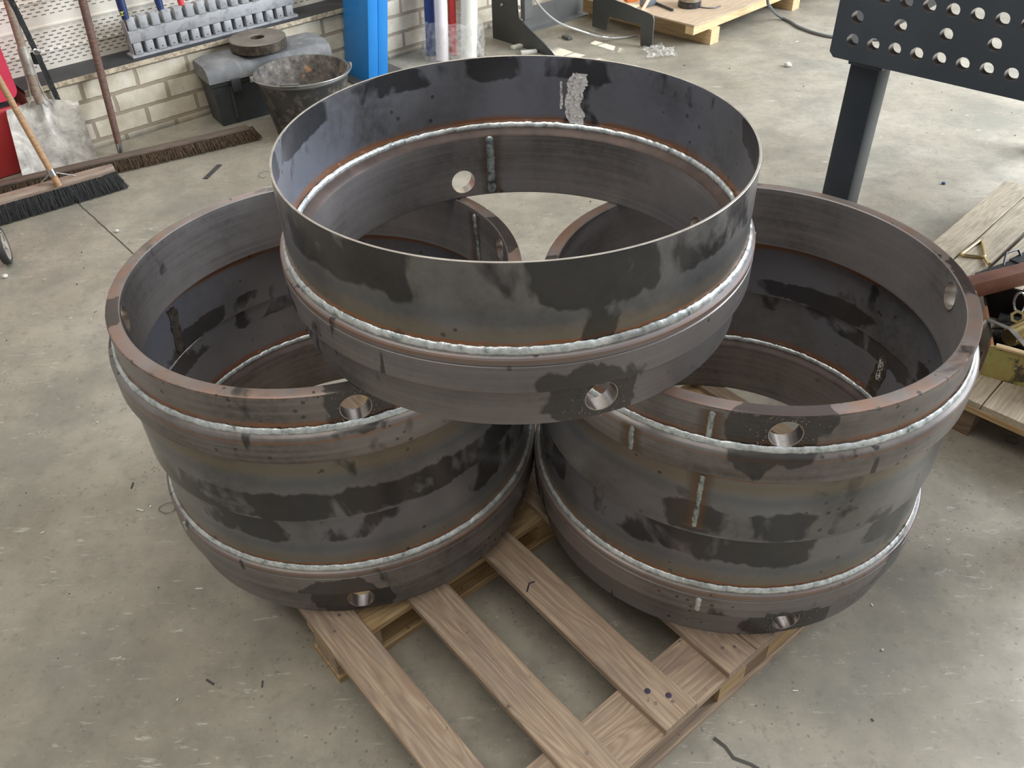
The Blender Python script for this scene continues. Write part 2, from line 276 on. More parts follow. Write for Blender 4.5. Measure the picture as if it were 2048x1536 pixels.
# ------------------------------------------------------------------ builders
class MB:
    def __init__(s): s.v = []; s.f = []; s.mi = []; s.cur = 0
    def add(s, vs, fs, M=None):
        o = len(s.v)
        s.v += [tuple(M @ Vector(p)) if M is not None else tuple(p) for p in vs]
        s.f += [tuple(i+o for i in f) for f in fs]; s.mi += [s.cur]*len(fs)
        return s
    def box(s, a, b, M=None, bev=0.0):
        x0, y0, z0 = a; x1, y1, z1 = b
        if bev > 0:
            bm = bmesh.new(); bmesh.ops.create_cube(bm, size=1)
            for v in bm.verts: v.co = Vector(((x0+x1)/2+v.co.x*(x1-x0), (y0+y1)/2+v.co.y*(y1-y0), (z0+z1)/2+v.co.z*(z1-z0)))
            bmesh.ops.bevel(bm, geom=list(bm.edges), offset=bev, segments=2, profile=.5, affect='EDGES')
            bm.verts.ensure_lookup_table(); s.add([v.co.copy() for v in bm.verts], [[v.index for v in f.verts] for f in bm.faces], M); bm.free(); return s
        return s.add([(x0, y0, z0), (x1, y0, z0), (x1, y1, z0), (x0, y1, z0), (x0, y0, z1), (x1, y0, z1), (x1, y1, z1), (x0, y1, z1)],
                     [(0, 3, 2, 1), (4, 5, 6, 7), (0, 1, 5, 4), (1, 2, 6, 5), (2, 3, 7, 6), (3, 0, 4, 7)], M)
    def tube(s, pts, r, n=12, cap=True, M=None):
        pts = [Vector(p) for p in pts]; rr = r if isinstance(r, (list, tuple)) else [r]*len(pts)
        vs = []; up = None
        for i, p in enumerate(pts):
            d = (pts[min(i+1, len(pts)-1)]-pts[max(i-1, 0)]).normalized()
            if up is None: up = d.orthogonal().normalized()
            up = (up-d*up.dot(d)).normalized(); sd = d.cross(up)
            for k in range(n): a = 2*PI*k/n; vs.append(p+(up*math.cos(a)+sd*math.sin(a))*rr[i])
        fs = [(i*n+k, i*n+(k+1) % n, (i+1)*n+(k+1) % n, (i+1)*n+k) for i in range(len(pts)-1) for k in range(n)]
        if cap: fs += [tuple(range(n-1, -1, -1)), tuple((len(pts)-1)*n+k for k in range(n))]
        return s.add(vs, fs, M)
    def lathe(s, prof, n=64, closed=False, M=None, mats=None, a0=0., a1=2*PI, jit=None):
        full = abs(a1-a0-2*PI) < 1e-6; m_ = n if full else n+1; vs = []
        for k in range(m_):
            a = a0+(a1-a0)*k/n
            for j, (r, z) in enumerate(prof):
                if jit: dr, dz = jit(k, j); r += dr; z += dz
                vs.append((r*math.cos(a), r*math.sin(a), z))
        P = len(prof); fs = []; J = P if closed else P-1
        for k in range(n):
            k2 = (k+1) % m_
            for j in range(J):
                j2 = (j+1) % P; fs.append((k*P+j, k2*P+j, k2*P+j2, k*P+j2))
        o = len(s.mi); s.add(vs, fs, M)
        if mats:
            for k in range(n):
                for j in range(J): s.mi[o+k*J+j] = mats[j]
        return s
    def prism(s, poly, y0, y1, M=None):
        """outline in x,z extruded along y"""
        n = len(poly)
        vs = [(x, y0, z) for x, z in poly]+[(x, y1, z) for x, z in poly]
        return s.add(vs, [tuple(range(n)), tuple(range(2*n-1, n-1, -1))]+[(i, i+n, (i+1) % n+n, (i+1) % n) for i in range(n)], M)
    def mesh(s, name, mats, smooth=None):
        me = D.meshes.new(name); me.from_pydata(s.v, [], s.f)
        for m_ in (mats if isinstance(mats, (list, tuple)) else [mats]): me.materials.append(MATS[m_])
        me.polygons.foreach_set('material_index', s.mi)
        bm = bmesh.new(); bm.from_mesh(me); bmesh.ops.remove_doubles(bm, verts=bm.verts, dist=1e-6); bmesh.ops.recalc_face_normals(bm, faces=bm.faces)
        if smooth is not None:
            for f in bm.faces: f.smooth = True
            for e_ in bm.edges: e_.smooth = not (len(e_.link_faces) == 2 and e_.calc_face_angle(0) > math.radians(smooth))
        bm.to_mesh(me); bm.free(); return me
    def build(s, name, mats, parent=None, smooth=35, loc=None, rot=None):
        o = D.objects.new(name, s.mesh(name, mats, smooth)); COL.objects.link(o)
        if parent: o.parent = parent
        if loc is not None: o.location = loc
        if rot is not None: o.rotation_euler = rot
        return o
def tag(o, label=None, cat=None, group=None, kind=None):
    for k, v in (('label', label), ('category', cat), ('group', group), ('kind', kind)):
        if v: o[k] = v
    return o
def thing(name, label, cat, loc=(0, 0, 0), rotz=0, group=None):
    o = D.objects.new(name, None); COL.objects.link(o); o.empty_display_size = .1
    o.location = loc; o.rotation_euler = (0, 0, rotz); return tag(o, label, cat, group)
def rz(a): return Matrix.Rotation(a, 4, 'Z')
def T(*a): return Matrix.Translation(Vector(a))

# ------------------------------------------------------------------ the hall
AW = math.radians(41); wv = Vector((math.cos(AW), math.sin(AW), 0)); nv = Vector((-math.sin(AW), math.cos(AW), 0)); W0 = Vector((-1.604, 4.528, 0))
def wp(s_, off, z): return W0+wv*s_+nv*off+Vector((0, 0, z))
b = MB(); N = 40
vs = [(-8+16*i/N, -2+14*j/N, 0) for j in range(N+1) for i in range(N+1)]
b.add(vs, [(j*(N+1)+i, j*(N+1)+i+1, (j+1)*(N+1)+i+1, (j+1)*(N+1)+i) for j in range(N) for i in range(N)])
tag(b.build('floor', 'concrete', smooth=None), kind='structure')
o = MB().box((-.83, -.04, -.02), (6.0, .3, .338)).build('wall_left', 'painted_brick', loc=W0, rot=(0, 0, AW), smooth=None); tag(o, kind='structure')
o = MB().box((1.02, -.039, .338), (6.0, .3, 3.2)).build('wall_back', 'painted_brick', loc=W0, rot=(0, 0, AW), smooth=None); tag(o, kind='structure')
b = MB(); zs = [.355]
prof = []
z = .355
while z < 2.4:
    prof += [(z, 0), (z+.075, 0), (z+.078, -.006), (z+.086, -.006), (z+.089, 0)]; z += .11
vs = []; fs = []
for i, (zz, yy) in enumerate(prof): vs += [(-.83, .16+yy, zz), (1.02, .16+yy, zz)]
fs = [(2*i, 2*i+1, 2*i+3, 2*i+2) for i in range(len(prof)-1)]
b.add(vs, fs); b.box((-.83, .168, .355), (1.02, .30, 2.4))
o = b.build('wall_panel', 'perforated_panel', loc=W0, rot=(0, 0, AW), smooth=None); tag(o, kind='structure'); o.name = 'trim_1'
b = MB(); b.box((-.83, -.054, .338), (1.02, .165, .3555)); b.cur = 1; b.box((-.83, -.060, .336), (1.02, -.054, .357))
o = b.build('trim_2', ['ledge_top', 'ledge_edge'], loc=W0, rot=(0, 0, AW), smooth=None); tag(o, kind='structure')
# saw-cut joint in the slab
b = MB(); p0 = Vector((-1.93, 3.535, 0)); p1 = Vector((-.30, 1.63, 0)); d_ = (p1-p0).normalized(); sd = Vector((-d_.y, d_.x, 0))*.0028
q = []; K = 60
for i in range(K+1):
    c0 = p0.lerp(p1, i/K)+sd*noise.noise(Vector((i*.7, 0, 0)))*1.2; q += [c0-sd, c0+sd]
b.add([(x.x, x.y, .0006) for x in q], [(2*i, 2*i+2, 2*i+3, 2*i+1) for i in range(K)])
tag(b.build('trim_3', 'joint_filler', smooth=None), kind='structure')
b = MB(); pts = [(.405, .925), (.425, .905), (.437, .88), (.47, .865), (.50, .842), (.535, .83)]
for (x, y), (x2, y2) in zip(pts, pts[1:]): b.add([(x-.003, y-.003, .0006), (x+.003, y+.003, .0006), (x2+.003, y2+.003, .0006), (x2-.003, y2-.003, .0006)], [(0, 1, 2, 3)])
tag(b.build('trim_4', 'joint_filler', smooth=None), kind='structure')

# ------------------------------------------------------------------ pallet under the drums
AU = math.radians(38.5); U = Vector((math.cos(AU), math.sin(AU), 0)); Dv = Vector((math.sin(AU), -math.cos(AU), 0))
def plank(parent, name, mat, x0, x1, y0, y1, z0, z1, bev=.0025, along='x', wane=0.0):
    """plank whose own x axis runs along the grain"""
    L, Wd = (x1-x0, y1-y0) if along == 'x' else (y1-y0, x1-x0)
    b = MB(); n = max(2, int(L/.08)); sec = []
    for i in range(n+1):
        x = -L/2+L*i/n; j1 = noise.noise(Vector((x*3, x0*7+y0*5, 1)))*.003; j2 = noise.noise(Vector((x*3, x0*7+y0*5, 9)))*.003
        sec.append([(x, -Wd/2+bev+j1, (z1-z0)/2), (x, -Wd/2+j1, (z1-z0)/2-bev), (x, -Wd/2+j1, -(z1-z0)/2), (x, Wd/2+j2, -(z1-z0)/2), (x, Wd/2+j2, (z1-z0)/2-bev), (x, Wd/2-bev+j2, (z1-z0)/2)])
    vs = [p for s_ in sec for p in s_]; fs = [(i*6+k, i*6+(k+1) % 6, (i+1)*6+(k+1) % 6, (i+1)*6+k) for i in range(n) for k in range(6)]+[(5, 4, 3, 2, 1, 0), tuple(n*6+k for k in range(6))]
    b.add(vs, fs)
    return b.build(name, mat, parent, smooth=20, loc=((x0+x1)/2, (y0+y1)/2, (z0+z1)/2), rot=(0, 0, 0 if along == 'x' else PI/2))
def nails(parent, pts, z, mat='nail_metal', r=.004):
    for (x, y) in pts: MB().lathe([(0, .0012), (r*.8, .0010), (r, 0)], 10).build('nail', mat, parent, loc=(x, y, z))
# local x = along U, local y = along the deck boards (towards the camera edge)
orig = U*.354+Dv*(-.51)
pal = thing('wooden_pallet', 'worn slatted wooden pallet carrying the stack of steel rings', 'pallet', (orig.x, orig.y, 0), AU)
HP = .122
# pallet local: x along U, -y along Dv => near edge at y=0, far at +1.38
for i, xo in enumerate((0, .206, .417, .612, .705, .93, 1.14, 1.30)):
    wd = (.094, .095, .094, .092, .10, .094, .094, .05)[i]
    plank(pal, 'deck_board', 'pallet_wood', xo, xo+wd, .0, 1.38, HP-.019, HP, along='y')
for y0, y1 in ((.002, .135), (.60, .72), (1.26, 1.378)):
    plank(pal, 'stringer_board', 'pallet_fresh' if y0 > .5 else 'pallet_wood', 0, 1.345, y0, y1, HP-.038, HP-.0195)
    plank(pal, 'bottom_board', 'pallet_fresh' if y0 > .5 else 'pallet_wood', -.002, 1.345, y0-.003, y1, 0, .0175)
    for xo, L, mt in ((.002, .12, 'pallet_wood'), (.60, .088, 'pallet_fresh'), (.69, .075, 'pallet_dark'), (.767, .12, 'pallet_fresh'), (1.22, .12, 'pallet_wood')):
        plank(pal, 'block', mt, xo, xo+L, y0+.004, y1-.02 if y0 < 1 else y1, .018, HP-.0385)
nails(pal, [(.03, .03), (.07, .06), (.23, .03), (.265, .07), (.445, .055), (.475, .035), (.65, .05), (.672, .035), (.742, .06), (.765, .04), (.03, .64), (.06, .67), (.24, .65), (.27, .67)], HP)
for x_, y_ in ((.452, .085), (.478, .05)): MB().lathe([(0, .0006), (.006, .0005), (.007, 0)], 10).build('ink_mark', 'purple_ink', pal, loc=(x_, y_, HP))
MB().tube([(.425, .44, HP), (.445, .455, HP), (.458, .45, HP)], .0022, 6).build('ink_mark', 'purple_ink', pal)

# ------------------------------------------------------------------ steel rings
RS, RH, RI, RBD, HU = .450, .4453, .4148, .4645, .3241
SEG = 256
def beadmesh(R, z, r, a0=0., a1=2*PI, lump=.35, stretch=1.0, n=None, seed=0):
    n = n or int(700*(a1-a0)/(2*PI)); K = 8; b = MB(); full = a1-a0 > 6.2; vs = []; m_ = n if full else n+1
    for k in range(m_):
        a = a0+(a1-a0)*k/n; u = a*R/.006
        q = r*(1+lump*.20*noise.noise(Vector((u*.6, seed, 0)))+lump*.16*noise.noise(Vector((u*2.9, seed, 5)))); dz = r*lump*.35*noise.noise(Vector((u*.25, seed, 8)))
        if not full: q *= max(.25, min(1, min(k, n-k)/3+.4))
        for j in range(K):
            t_ = 2*PI*j/K; vs.append(((R+q*.7*math.cos(t_))*math.cos(a), (R+q*.7*math.cos(t_))*math.sin(a), z+dz+q*stretch*math.sin(t_)))
    fs = [(k*K+j, ((k+1) % m_)*K+j, ((k+1) % m_)*K+(j+1) % K, k*K+(j+1) % K) for k in range(n) for j in range(K)]
    if not full: fs += [tuple(range(K)), tuple(n*K+K-1-j for j in range(K))]
    b.add(vs, fs); return b
def seam(R, ang, z0, z1, r, lump=.5, seed=0, slant=0.):
    b = MB(); n = max(6, int((z1-z0)/.0035)); K = 8; vs = []
    for i in range(n+1):
        f = i/n; z = z0+(z1-z0)*f; q = r*(1+lump*.5*noise.noise(Vector((z*170, seed, 2)))); q *= max(.4, min(1, min(i, n-i)/2+.5)); a = ang+slant*f+.0035*noise.noise(Vector((z*90, seed, 4)))
        er = Vector((math.cos(a), math.sin(a), 0)); et = Vector((-math.sin(a), math.cos(a), 0)); c = er*R+Vector((0, 0, z))
        for j in range(K): t_ = 2*PI*j/K; vs.append(c+et*q*math.cos(t_)+er*q*.5*math.sin(t_))
    fs = [(i*K+j, i*K+(j+1) % K, (i+1)*K+(j+1) % K, (i+1)*K+j) for i in range(n) for j in range(K)]+[tuple(range(K)), tuple(n*K+K-1-j for j in range(K))]
    return b.add(vs, fs)
def patchmesh(R, a0, a1, z0, z1, seed, thick=.0022, scale=1.):
    """rough raised smear on the inner face of the shell"""
    na, nz = 46, 70; b = MB(); idx = {}; vs = []
    def inside(i, j):
        u = (i/na-.5)*2; v_ = (j/nz-.5)*2; ed = .72+.38*noise.noise(Vector((v_*2.6, seed, 0 if u > 0 else 7)))+.14*noise.noise(Vector((v_*14, seed, 0 if u > 0 else 7)))
        sh = .22*math.sin(v_*2.2+seed)
        return abs(u-sh) < ed*(1-.15*abs(v_)**4) and abs(v_) < .93+.07*noise.noise(Vector((u*9, seed, 3)))
    for j in range(nz+1):
        for i in range(na+1):
            if inside(i, j):
                a = a0+(a1-a0)*i/na; z = z0+(z1-z0)*j/nz; h = thick*(.55+.9*abs(noise.noise(Vector((a*R*170, z*120, seed))))); r = R-h
                idx[i, j] = len(vs); vs.append((r*math.cos(a), r*math.sin(a), z))
    fs = [(idx[i, j], idx[i+1, j], idx[i+1, j+1], idx[i, j+1]) for j in range(nz) for i in range(na) if all(k in idx for k in ((i, j), (i+1, j), (i+1, j+1), (i, j+1)))]
    off = len(vs); vs2 = []
    for (x, y, z) in vs: l_ = math.hypot(x, y); vs2.append((x/l_*R, y/l_*R, z))
    ed = {}
    for f in fs:
        for k in range(4):
            e_ = (f[k], f[(k+1) % 4]); ed[e_] = 1
    rim = [(a_, b_) for (a_, b_) in ed if (b_, a_) not in ed]
    fs2 = [tuple(i+off for i in reversed(f)) for f in fs]+[(b_, a_, a_+off, b_+off) for a_, b_ in rim]
    return b.add(vs+vs2, fs+fs2)

def steel_ring(label, loc, hole_ang, flip=False, group=None, seams=(), patch=None):
    """local z=0 is the drilled end; the thin shell points along +z. A flipped ring stands on its shell"""
    root = thing('flanged_steel_ring', label, 'steel ring', loc, math.radians(hole_ang))
    G = D.objects.new('x', None) if False else None
    sg = -1 if flip else 1
    def put(o):
        if flip:
            o.rotation_euler = (PI, 0, 0); o.location = (0, 0, HU)
        return o
    A = lambda a: math.radians(-(a-hole_ang) if flip else a-hole_ang)      # local angle of a world angle
    sh = .0015
    if flip:
        outer = [(RH-.007, 0), (RH-.002, .0015), (RH, .006), (RH, .0775), (.4600, .0835), (RBD-.001, .0875), (RBD, .090), (RBD, .1445), (RBD-.002, .1475), (.4530, .1525), (.4502, .1560)]
    else:
        outer = [(RH-.001, 0), (RH, .001), (RH, .0765), (RBD-.001, .0855), (RBD, .087), (RBD, .1385), (RBD-.0022, .1400), (RBD-.0022, .1415), (RBD-.0002, .1430), (RBD-.0002, .1525), (RBD-.0025, .1555), (.4570, .1575), (.4502, .1590)]
    inner = [(.4465, .1600), (.4340, .1600), (.4300, .1590), (RI+.0015, .1500), (RI, .1475), (RI, .118), (RI+.0012, .080), (RI, .03), (RI, .002), (RI+.0015, 0)] if not flip else [(.4465, .1580), (.430, .1575), (RI+.001, .1555), (RI, .1545), (RI, .12), (RI+.0015, .080), (RI, .03), (RI+.001, .002), (RI+.003, 0)]
    prof = outer+inner
    mats = [0]*(len(outer))+([4, 4]+[4]*2 if not flip else [1]*4)+[1]*(len(inner)-5)+[2]
    b = MB(); b.lathe(prof, SEG, closed=True, mats=mats)
    me = b.mesh('end_ring', ['ring_steel_top' if flip else 'ring_steel', 'ring_inner', 'ring_steel_top', 'machined_steel', 'ledge_rust'], 30)
    ob = D.objects.new('end_ring', me); COL.objects.link(ob)
    cb = MB()
    for k in range(4):
        a = A(hole_ang)+k*PI/2; Mx = rz(a) @ T(.43, 0, .042) @ Matrix.Rotation(PI/2, 4, 'Y')
        n = 40; vs = [(.0302*math.cos(2*PI*i/n), .0302*math.sin(2*PI*i/n), zz) for zz in (-.04, .05) for i in range(n)]
        cb.cur = 3; cb.add(vs, [(i, (i+1) % n, (i+1) % n+n, i+n) for i in range(n)]+[tuple(range(n-1, -1, -1)), tuple(range(n, 2*n))], Mx)
    cme = cb.mesh('cut', ['ring_steel_top' if flip else 'ring_steel', 'ring_inner', 'ring_steel_top', 'machined_steel', 'ledge_rust'], 30); cut = D.objects.new('cut', cme); COL.objects.link(cut)
    md = ob.modifiers.new('b', 'BOOLEAN'); md.operation = 'DIFFERENCE'; md.object = cut; md.solver = 'EXACT'
    bpy.context.view_layer.update(); dg = bpy.context.evaluated_depsgraph_get()
    nm = D.meshes.new_from_object(ob.evaluated_get(dg)); ob.modifiers.clear(); ob.data = nm; D.objects.remove(cut)
    bm = bmesh.new(); bm.from_mesh(nm)
    for f in bm.faces: f.smooth = True
    for e_ in bm.edges: e_.smooth = not (len(e_.link_faces) == 2 and e_.calc_face_angle(0) > math.radians(28))
    bm.to_mesh(nm); bm.free()
    ob.parent = root; put(ob)
    # shell
    b = MB(); b.lathe([(RS-.0045, .150), (RS, .150), (RS, HU-.0005), (RS-.0005, HU), (RS-.0040, HU), (RS-.0045, HU-.0005)], SEG, closed=True, mats=[0, 0, 2, 2, 2, 1])
    put(b.build('shell', ['shell_outer_top' if flip else 'shell_outer', 'shell_inner', 'cut_edge'], root))
    # weld beads
    if flip:
        put(beadmesh(RH+.0035,   .0785, .0082, lump=.7, stretch=1.15, seed=hole_ang).build('weld_bead', 'weld_silver', root, 60))
        put(beadmesh(RH-.0040, .0068, .0055, lump=.5, seed=hole_ang+1).build('rim_bead', 'rim_bead', root, 60))
    else:
        put(beadmesh(RS+.0022, .1625, .0082, lump=.8, stretch=1.1, seed=hole_ang).build('weld_bead', 'weld_silver', root, 60))
        put(beadmesh(.4395, .1635, .0080, lump=.8, seed=hole_ang+2).build('weld_bead', 'weld_silver', root, 60))
    for (R, a, z0, z1, r, mt, sl) in seams:
        put(seam(R, A(a), z0, z1, r, seed=a, slant=sl).build('seam_weld', mt, root, 60))
        if mt == 'weld_dull' and z1-z0 > .05:
            b = MB(); wv_ = []; Rr = R-.0002 if R < .42 else R+.0012 if R > .4495 and R < .46 else R+.0004
            if R < .42: Rr = RI-.0006
            wd = .034
            for i_ in range(13):
                aa = A(a)+(i_/12-.5)*2*wd/R
                for z_ in (z0-.002, z1+.002): wv_.append((Rr*math.cos(aa), Rr*math.sin(aa), z_))
            b.add(wv_, [(2*i_, 2*i_+2, 2*i_+3, 2*i_+1) for i_ in range(12)]); o_ = b.build('heat_mark', 'heat_stain', root, 80)
            at_ = o_.data.attributes.new('edge', 'FLOAT', 'POINT')
            for v_ in o_.data.vertices:
                an = math.atan2(v_.co.y, v_.co.x)-A(a); an = (an+PI) % (2*PI)-PI; at_.data[v_.index].value = abs(an)*R/wd
            put(o_)
    # swarf stuck around the two holes that face the camera
    if not hole_ang == -83.1:
        rd = random.Random(int(hole_ang*10)); b = MB()
        for i_ in range(150):
            rr_ = .032+abs(rd.gauss(0, .022)); tt = rd.uniform(0, 2*PI); zz = .042+rr_*math.sin(tt)
            if zz < .002 or zz > .075: continue
            aa = A(hole_ang)+rr_*math.cos(tt)/RH; er = Vector((math.cos(aa), math.sin(aa), 0)); et = Vector((-math.sin(aa), math.cos(aa), 0)); p_ = er*(RH+.0006)+Vector((0, 0, zz)); dd_ = (et*rd.uniform(-1, 1)+Vector((0, 0, rd.uniform(-1, 1)))+er*rd.uniform(0, .5)).normalized()*rd.uniform(.001, .004); b.tube([p_, p_+dd_, p_+dd_*1.5+er*.001], .00035, 4, cap=False)
        put(tag(b.build('swarf', 'machined_steel', root), kind='stuff'))
    # bright bored linings
    for k in range(4):
        a = A(hole_ang)+k*PI/2; n = 40; b = MB(); vs = []
        for i in range(n):
            t_ = 2*PI*i/n
            for (rr, R_) in ((.0304, RH+.0012), (.0290, RH+.0008), (.0290, RI-.0003), (.0304, RI-.0003)):
                y = rr*math.sin(t_); vs.append((math.sqrt(R_*R_-y*y), y, .042+rr*math.cos(t_)))
        b.add(vs, [(i*4+j, ((i+1) % n)*4+j, ((i+1) % n)*4+(j+1) % 4, i*4+(j+1) % 4) for i in range(n) for j in range(4)], rz(a))
        put(b.build('hole_lining', 'machined_steel', root))
    if patch:
        for (a0, a1, z0, z1, mt, sd_) in patch:
            x0, x1 = sorted((A(a0), A(a1))); put(patchmesh(RS-.0045, x0, x1, z0, z1, sd_).build('grinding_mark', mt, root, 50))
    return root
ZP = HP+.0014
steel_ring('top steel ring of the stack, thin rim upward with a bright ground patch inside', (.0198, 1.5314, ZP+2*HU+.001), -72.9,
           seams=[(RI-.001, 97.4, .006, .150, .0095, 'weld_dull', 0), (RBD, -10, .09, .15, .006, 'weld_dull', 0), (RS+.008, 22, .140, .168, .010, 'weld_dull', 0)],
           patch=[(66.2, 73.8, .165, .294, 'ground_metal', 2.0), (74.2, 75.3, .20, .27, 'ground_metal', 5.0)])
steel_ring('lower left steel ring resting on the pallet, its drilled end down', (-.4096, 1.6375, ZP), -83.1,
           seams=[(RBD, -140, .125, .155, .007, 'weld_dull', 0)])
steel_ring('upper left steel ring, thick rim up with no seam on its outer face', (-.415, 1.6238, ZP+HU+.0005), -73.5, flip=True,
           seams=[(RI-.001, 35.5, .012, .15, .007, 'weld_dull', .03)], patch=[(158.5, 164.5, .185, .322, 'ground_dull', 3.0)])
steel_ring('lower right steel ring resting on the pallet, with a short vertical weld near its bottom', (.5146, 1.5402, ZP), -82.0,
           seams=[(RBD, -107.2, .09, .135, .0055, 'weld_silver', 0)], patch=[(16.0, 23.0, .166, .305, 'ground_dull', 4.0), (17.5, 20.5, .22, .29, 'ground_metal', 6.0)])
steel_ring('upper right steel ring, thick rim up, with vertical weld seams on its outer face', (.5144, 1.5291, ZP+HU+.0005), -95.3, flip=True,
           seams=[(RH, -112, .010, .075, .0055, 'weld_dull', 0), (RBD, -129.4, .088, .146, .0055, 'weld_dull', 0), (RS+.001, -111.8, .162, .305, .0055, 'weld_dull', .003)])

# ------------------------------------------------------------------ perforated welding table
AT = math.radians(-44.97); C0 = Vector((.8025, 2.1168, 1.024))
tb = thing('welding_table', 'dark perforated steel welding table with one square leg, at the upper right', 'table', (C0.x, C0.y, 0), AT)
# local: x along the near side plate, y away from camera
def holed_plate(L, H, holes, r, th, nseg=28):
    """plate in x (0..L), z (0..H) with round holes; y from 0 to th"""
    bm = bmesh.new()
    def loop(pts): 
        vs = [bm.verts.new((x, 0, z)) for x, z in pts]
        for i in range(len(vs)): bm.edges.new((vs[i], vs[(i+1) % len(vs)]))
    c = .012; loop([(c, 0), (L, 0), (L, H), (0, H), (0, c)])
    for (x, z) in holes: loop([(x+r*math.cos(2*PI*i/nseg), z+r*math.sin(2*PI*i/nseg)) for i in range(nseg)])
    bmesh.ops.triangle_fill(bm, use_beauty=True, use_dissolve=False, edges=list(bm.edges))
    rm = []
    for f in bm.faces:
        cc = f.calc_center_median()
        if any(math.hypot(cc.x-x, cc.z-z) < r*.97 for x, z in holes): rm.append(f)
    bmesh.ops.delete(bm, geom=rm, context='FACES')
    g = bmesh.ops.extrude_face_region(bm, geom=list(bm.faces))
    for v in g['geom']:
        if isinstance(v, bmesh.types.BMVert): v.co.y += th
    bmesh.ops.recalc_face_normals(bm, faces=bm.faces)
    for f in bm.faces:
        cc = f.calc_center_median()
        if any(abs(math.hypot(cc.x-x, cc.z-z)-r) < r*.06 for x, z in holes) and abs(f.normal.y) < .3: f.material_index = 1
    me = D.meshes.new('p'); bm.to_mesh(me); bm.free(); return me
P = .0520; TL, TH = 1.05, .21
hl = []
for i in range(24):
    x = .051+P*i
    if x < TL-.02:
        hl.append((x, .048))
        hl.append((x-.0+.0, .1525)) if True else 0
        if i % 2 == 0: hl.append((x, .1005))
me = holed_plate(TL, TH, hl, .0146, .026); me.name = 'side_plate'
for m_ in ('table_steel', 'hole_wall_steel'): me.materials.append(MATS[m_])
o = D.objects.new('side_plate', me); COL.objects.link(o); o.parent = tb; o.location = (0, 0, 1.024)
TD = 2.4
b = MB().box((.027, .58, 1.06), (TL-.027, .592, 1.234)); b.build('rib', 'table_steel', tb)
b = MB().box((0, TD, 1.024), (TL, TD+.026, 1.234)); b.build('side_plate', 'table_steel', tb)
b = MB().box((0, .026, 1.024), (.026, TD, 1.208)); b.build('side_plate', 'table_steel', tb)
b = MB().box((TL-.026, .026, 1.024), (TL, TD, 1.208)); b.build('side_plate', 'table_steel', tb)
# table top with its own hole grid
bt = [(.051+2*P*i, .051+2*P*j) for i in range(12) for j in range(24) if .051+2*P*i < TL-.03 and .051+2*P*j < TD-.03]
me = holed_plate(TL, TD+.026, bt, .0146, .026); me.name = 'table_top'
for m_ in ('table_steel', 'hole_wall_steel'): me.materials.append(MATS[m_])
o = D.objects.new('table_top', me); COL.objects.link(o); o.parent = tb; o.location = (0, 0, 1.2345); o.rotation_euler = (PI/2, 0, 0); o.scale = (1, 1, 1)
o.rotation_euler = (-PI/2, 0, 0); o.location = (0, 0, 1.2605)
for x0, y0 in ((.044, .028), (TL-.13, .028), (.044, TD-.08), (TL-.13, TD-.08)):
    b = MB().box((x0, y0, .012), (x0+.078, y0+.078, 1.012), bev=.010); b.cur = 0; lg = b.build('leg', 'table_leg_steel', tb)
    MB().box((x0-.004, y0-.002, 1.006), (x0+.084, y0+.086, 1.0238), bev=.004).build('leg_flange', 'table_steel', lg)
    MB().lathe([(.03, 0), (.03, .010), (.012, .0125), (0, .0125)], 24).build('foot', 'rubber', lg, loc=(x0+.039, y0+.039, 0))

# ------------------------------------------------------------------ toolbox, disc, bucket
AB = math.radians(34)
tbx = thing('toolbox', 'large dark plastic toolbox with a dusty grey lid against the brick wall', 'toolbox', (-1.461, 4.306, 0), AB)
BL, BD = .66, .200
b = MB(); zt = .228
lo_, hi_ = (.018, .018, BL-.03, BD-.02), (0, 0, BL, BD)
def frus(b, a, za, c, zc):
    vs = [(a[0], a[1], za), (a[2], a[1], za), (a[2], a[3], za), (a[0], a[3], za), (c[0], c[1], zc), (c[2], c[1], zc), (c[2], c[3], zc), (c[0], c[3], zc)]
    b.add(vs, [(0, 3, 2, 1), (4, 5, 6, 7), (0, 1, 5, 4), (1, 2, 6, 5), (2, 3, 7, 6), (3, 0, 4, 7)])
frus(b, lo_, 0, (.008, .008, BL-.012, BD-.008), .205); b.box((0, 0, .205), (BL, BD, .228), bev=.004)
for x in (.09, .30, .52): b.box((x, -.0, .03), (x+.014, .018, .2))
b.build('body', 'box_body', tbx)
b = MB(); pf = [(-.012, .229), (-.012, .262), (.004, .302), (.05, .318), (BD-.02, .318), (BD, .300), (BD, .229)]
b.prism([(0, 0)], 0, 0) if False else None
n = len(pf); nx = 14; vs = []
for i in range(nx+1):
    x = -.008+(BL+.016)*i/nx; e_ = min(i, nx-i); s_ = (.985 if e_ == 0 else 1)
    for y, z in pf: vs.append((x, (y-BD/2)*s_+BD/2, .229+(z-.229)*(s_ if e_ else .86)))
fs = [(i*n+j, (i+1)*n+j, (i+1)*n+(j+1) % n, i*n+(j+1) % n) for i in range(nx) for j in range(n)]+[tuple(range(n)), tuple(nx*n+n-1-j for j in range(n))]
b.add(vs, fs); b.box((.42, .055, .316), (.60, BD-.035, .323), bev=.003); pass
b.build('lid', 'box_lid', tbx, smooth=25)
for x in (.10, .52): MB().box((x, -.020, .17), (x+.05, -.002, .235), bev=.003).build('latch', 'box_body', tbx)
dx = thing('steel_disc', 'thick round disc with a centre hole lying on the grey toolbox lid', 'disc', (-1.250, 4.563, .3240), .2)
MB().lathe([(.036, .001), (.036, .048), (.039, .051), (.141, .051), (.144, .048), (.144, .003), (.141, 0), (.039, 0)], 72, closed=True, mats=[1, 0, 0, 0, 1, 1, 1, 1]).build('disc_body', ['disc_top', 'disc_side'], dx)
bk_ = thing('bucket', 'dirty black plastic bucket with a wire handle in front of the toolbox', 'bucket', (-.985, 4.262, 0))
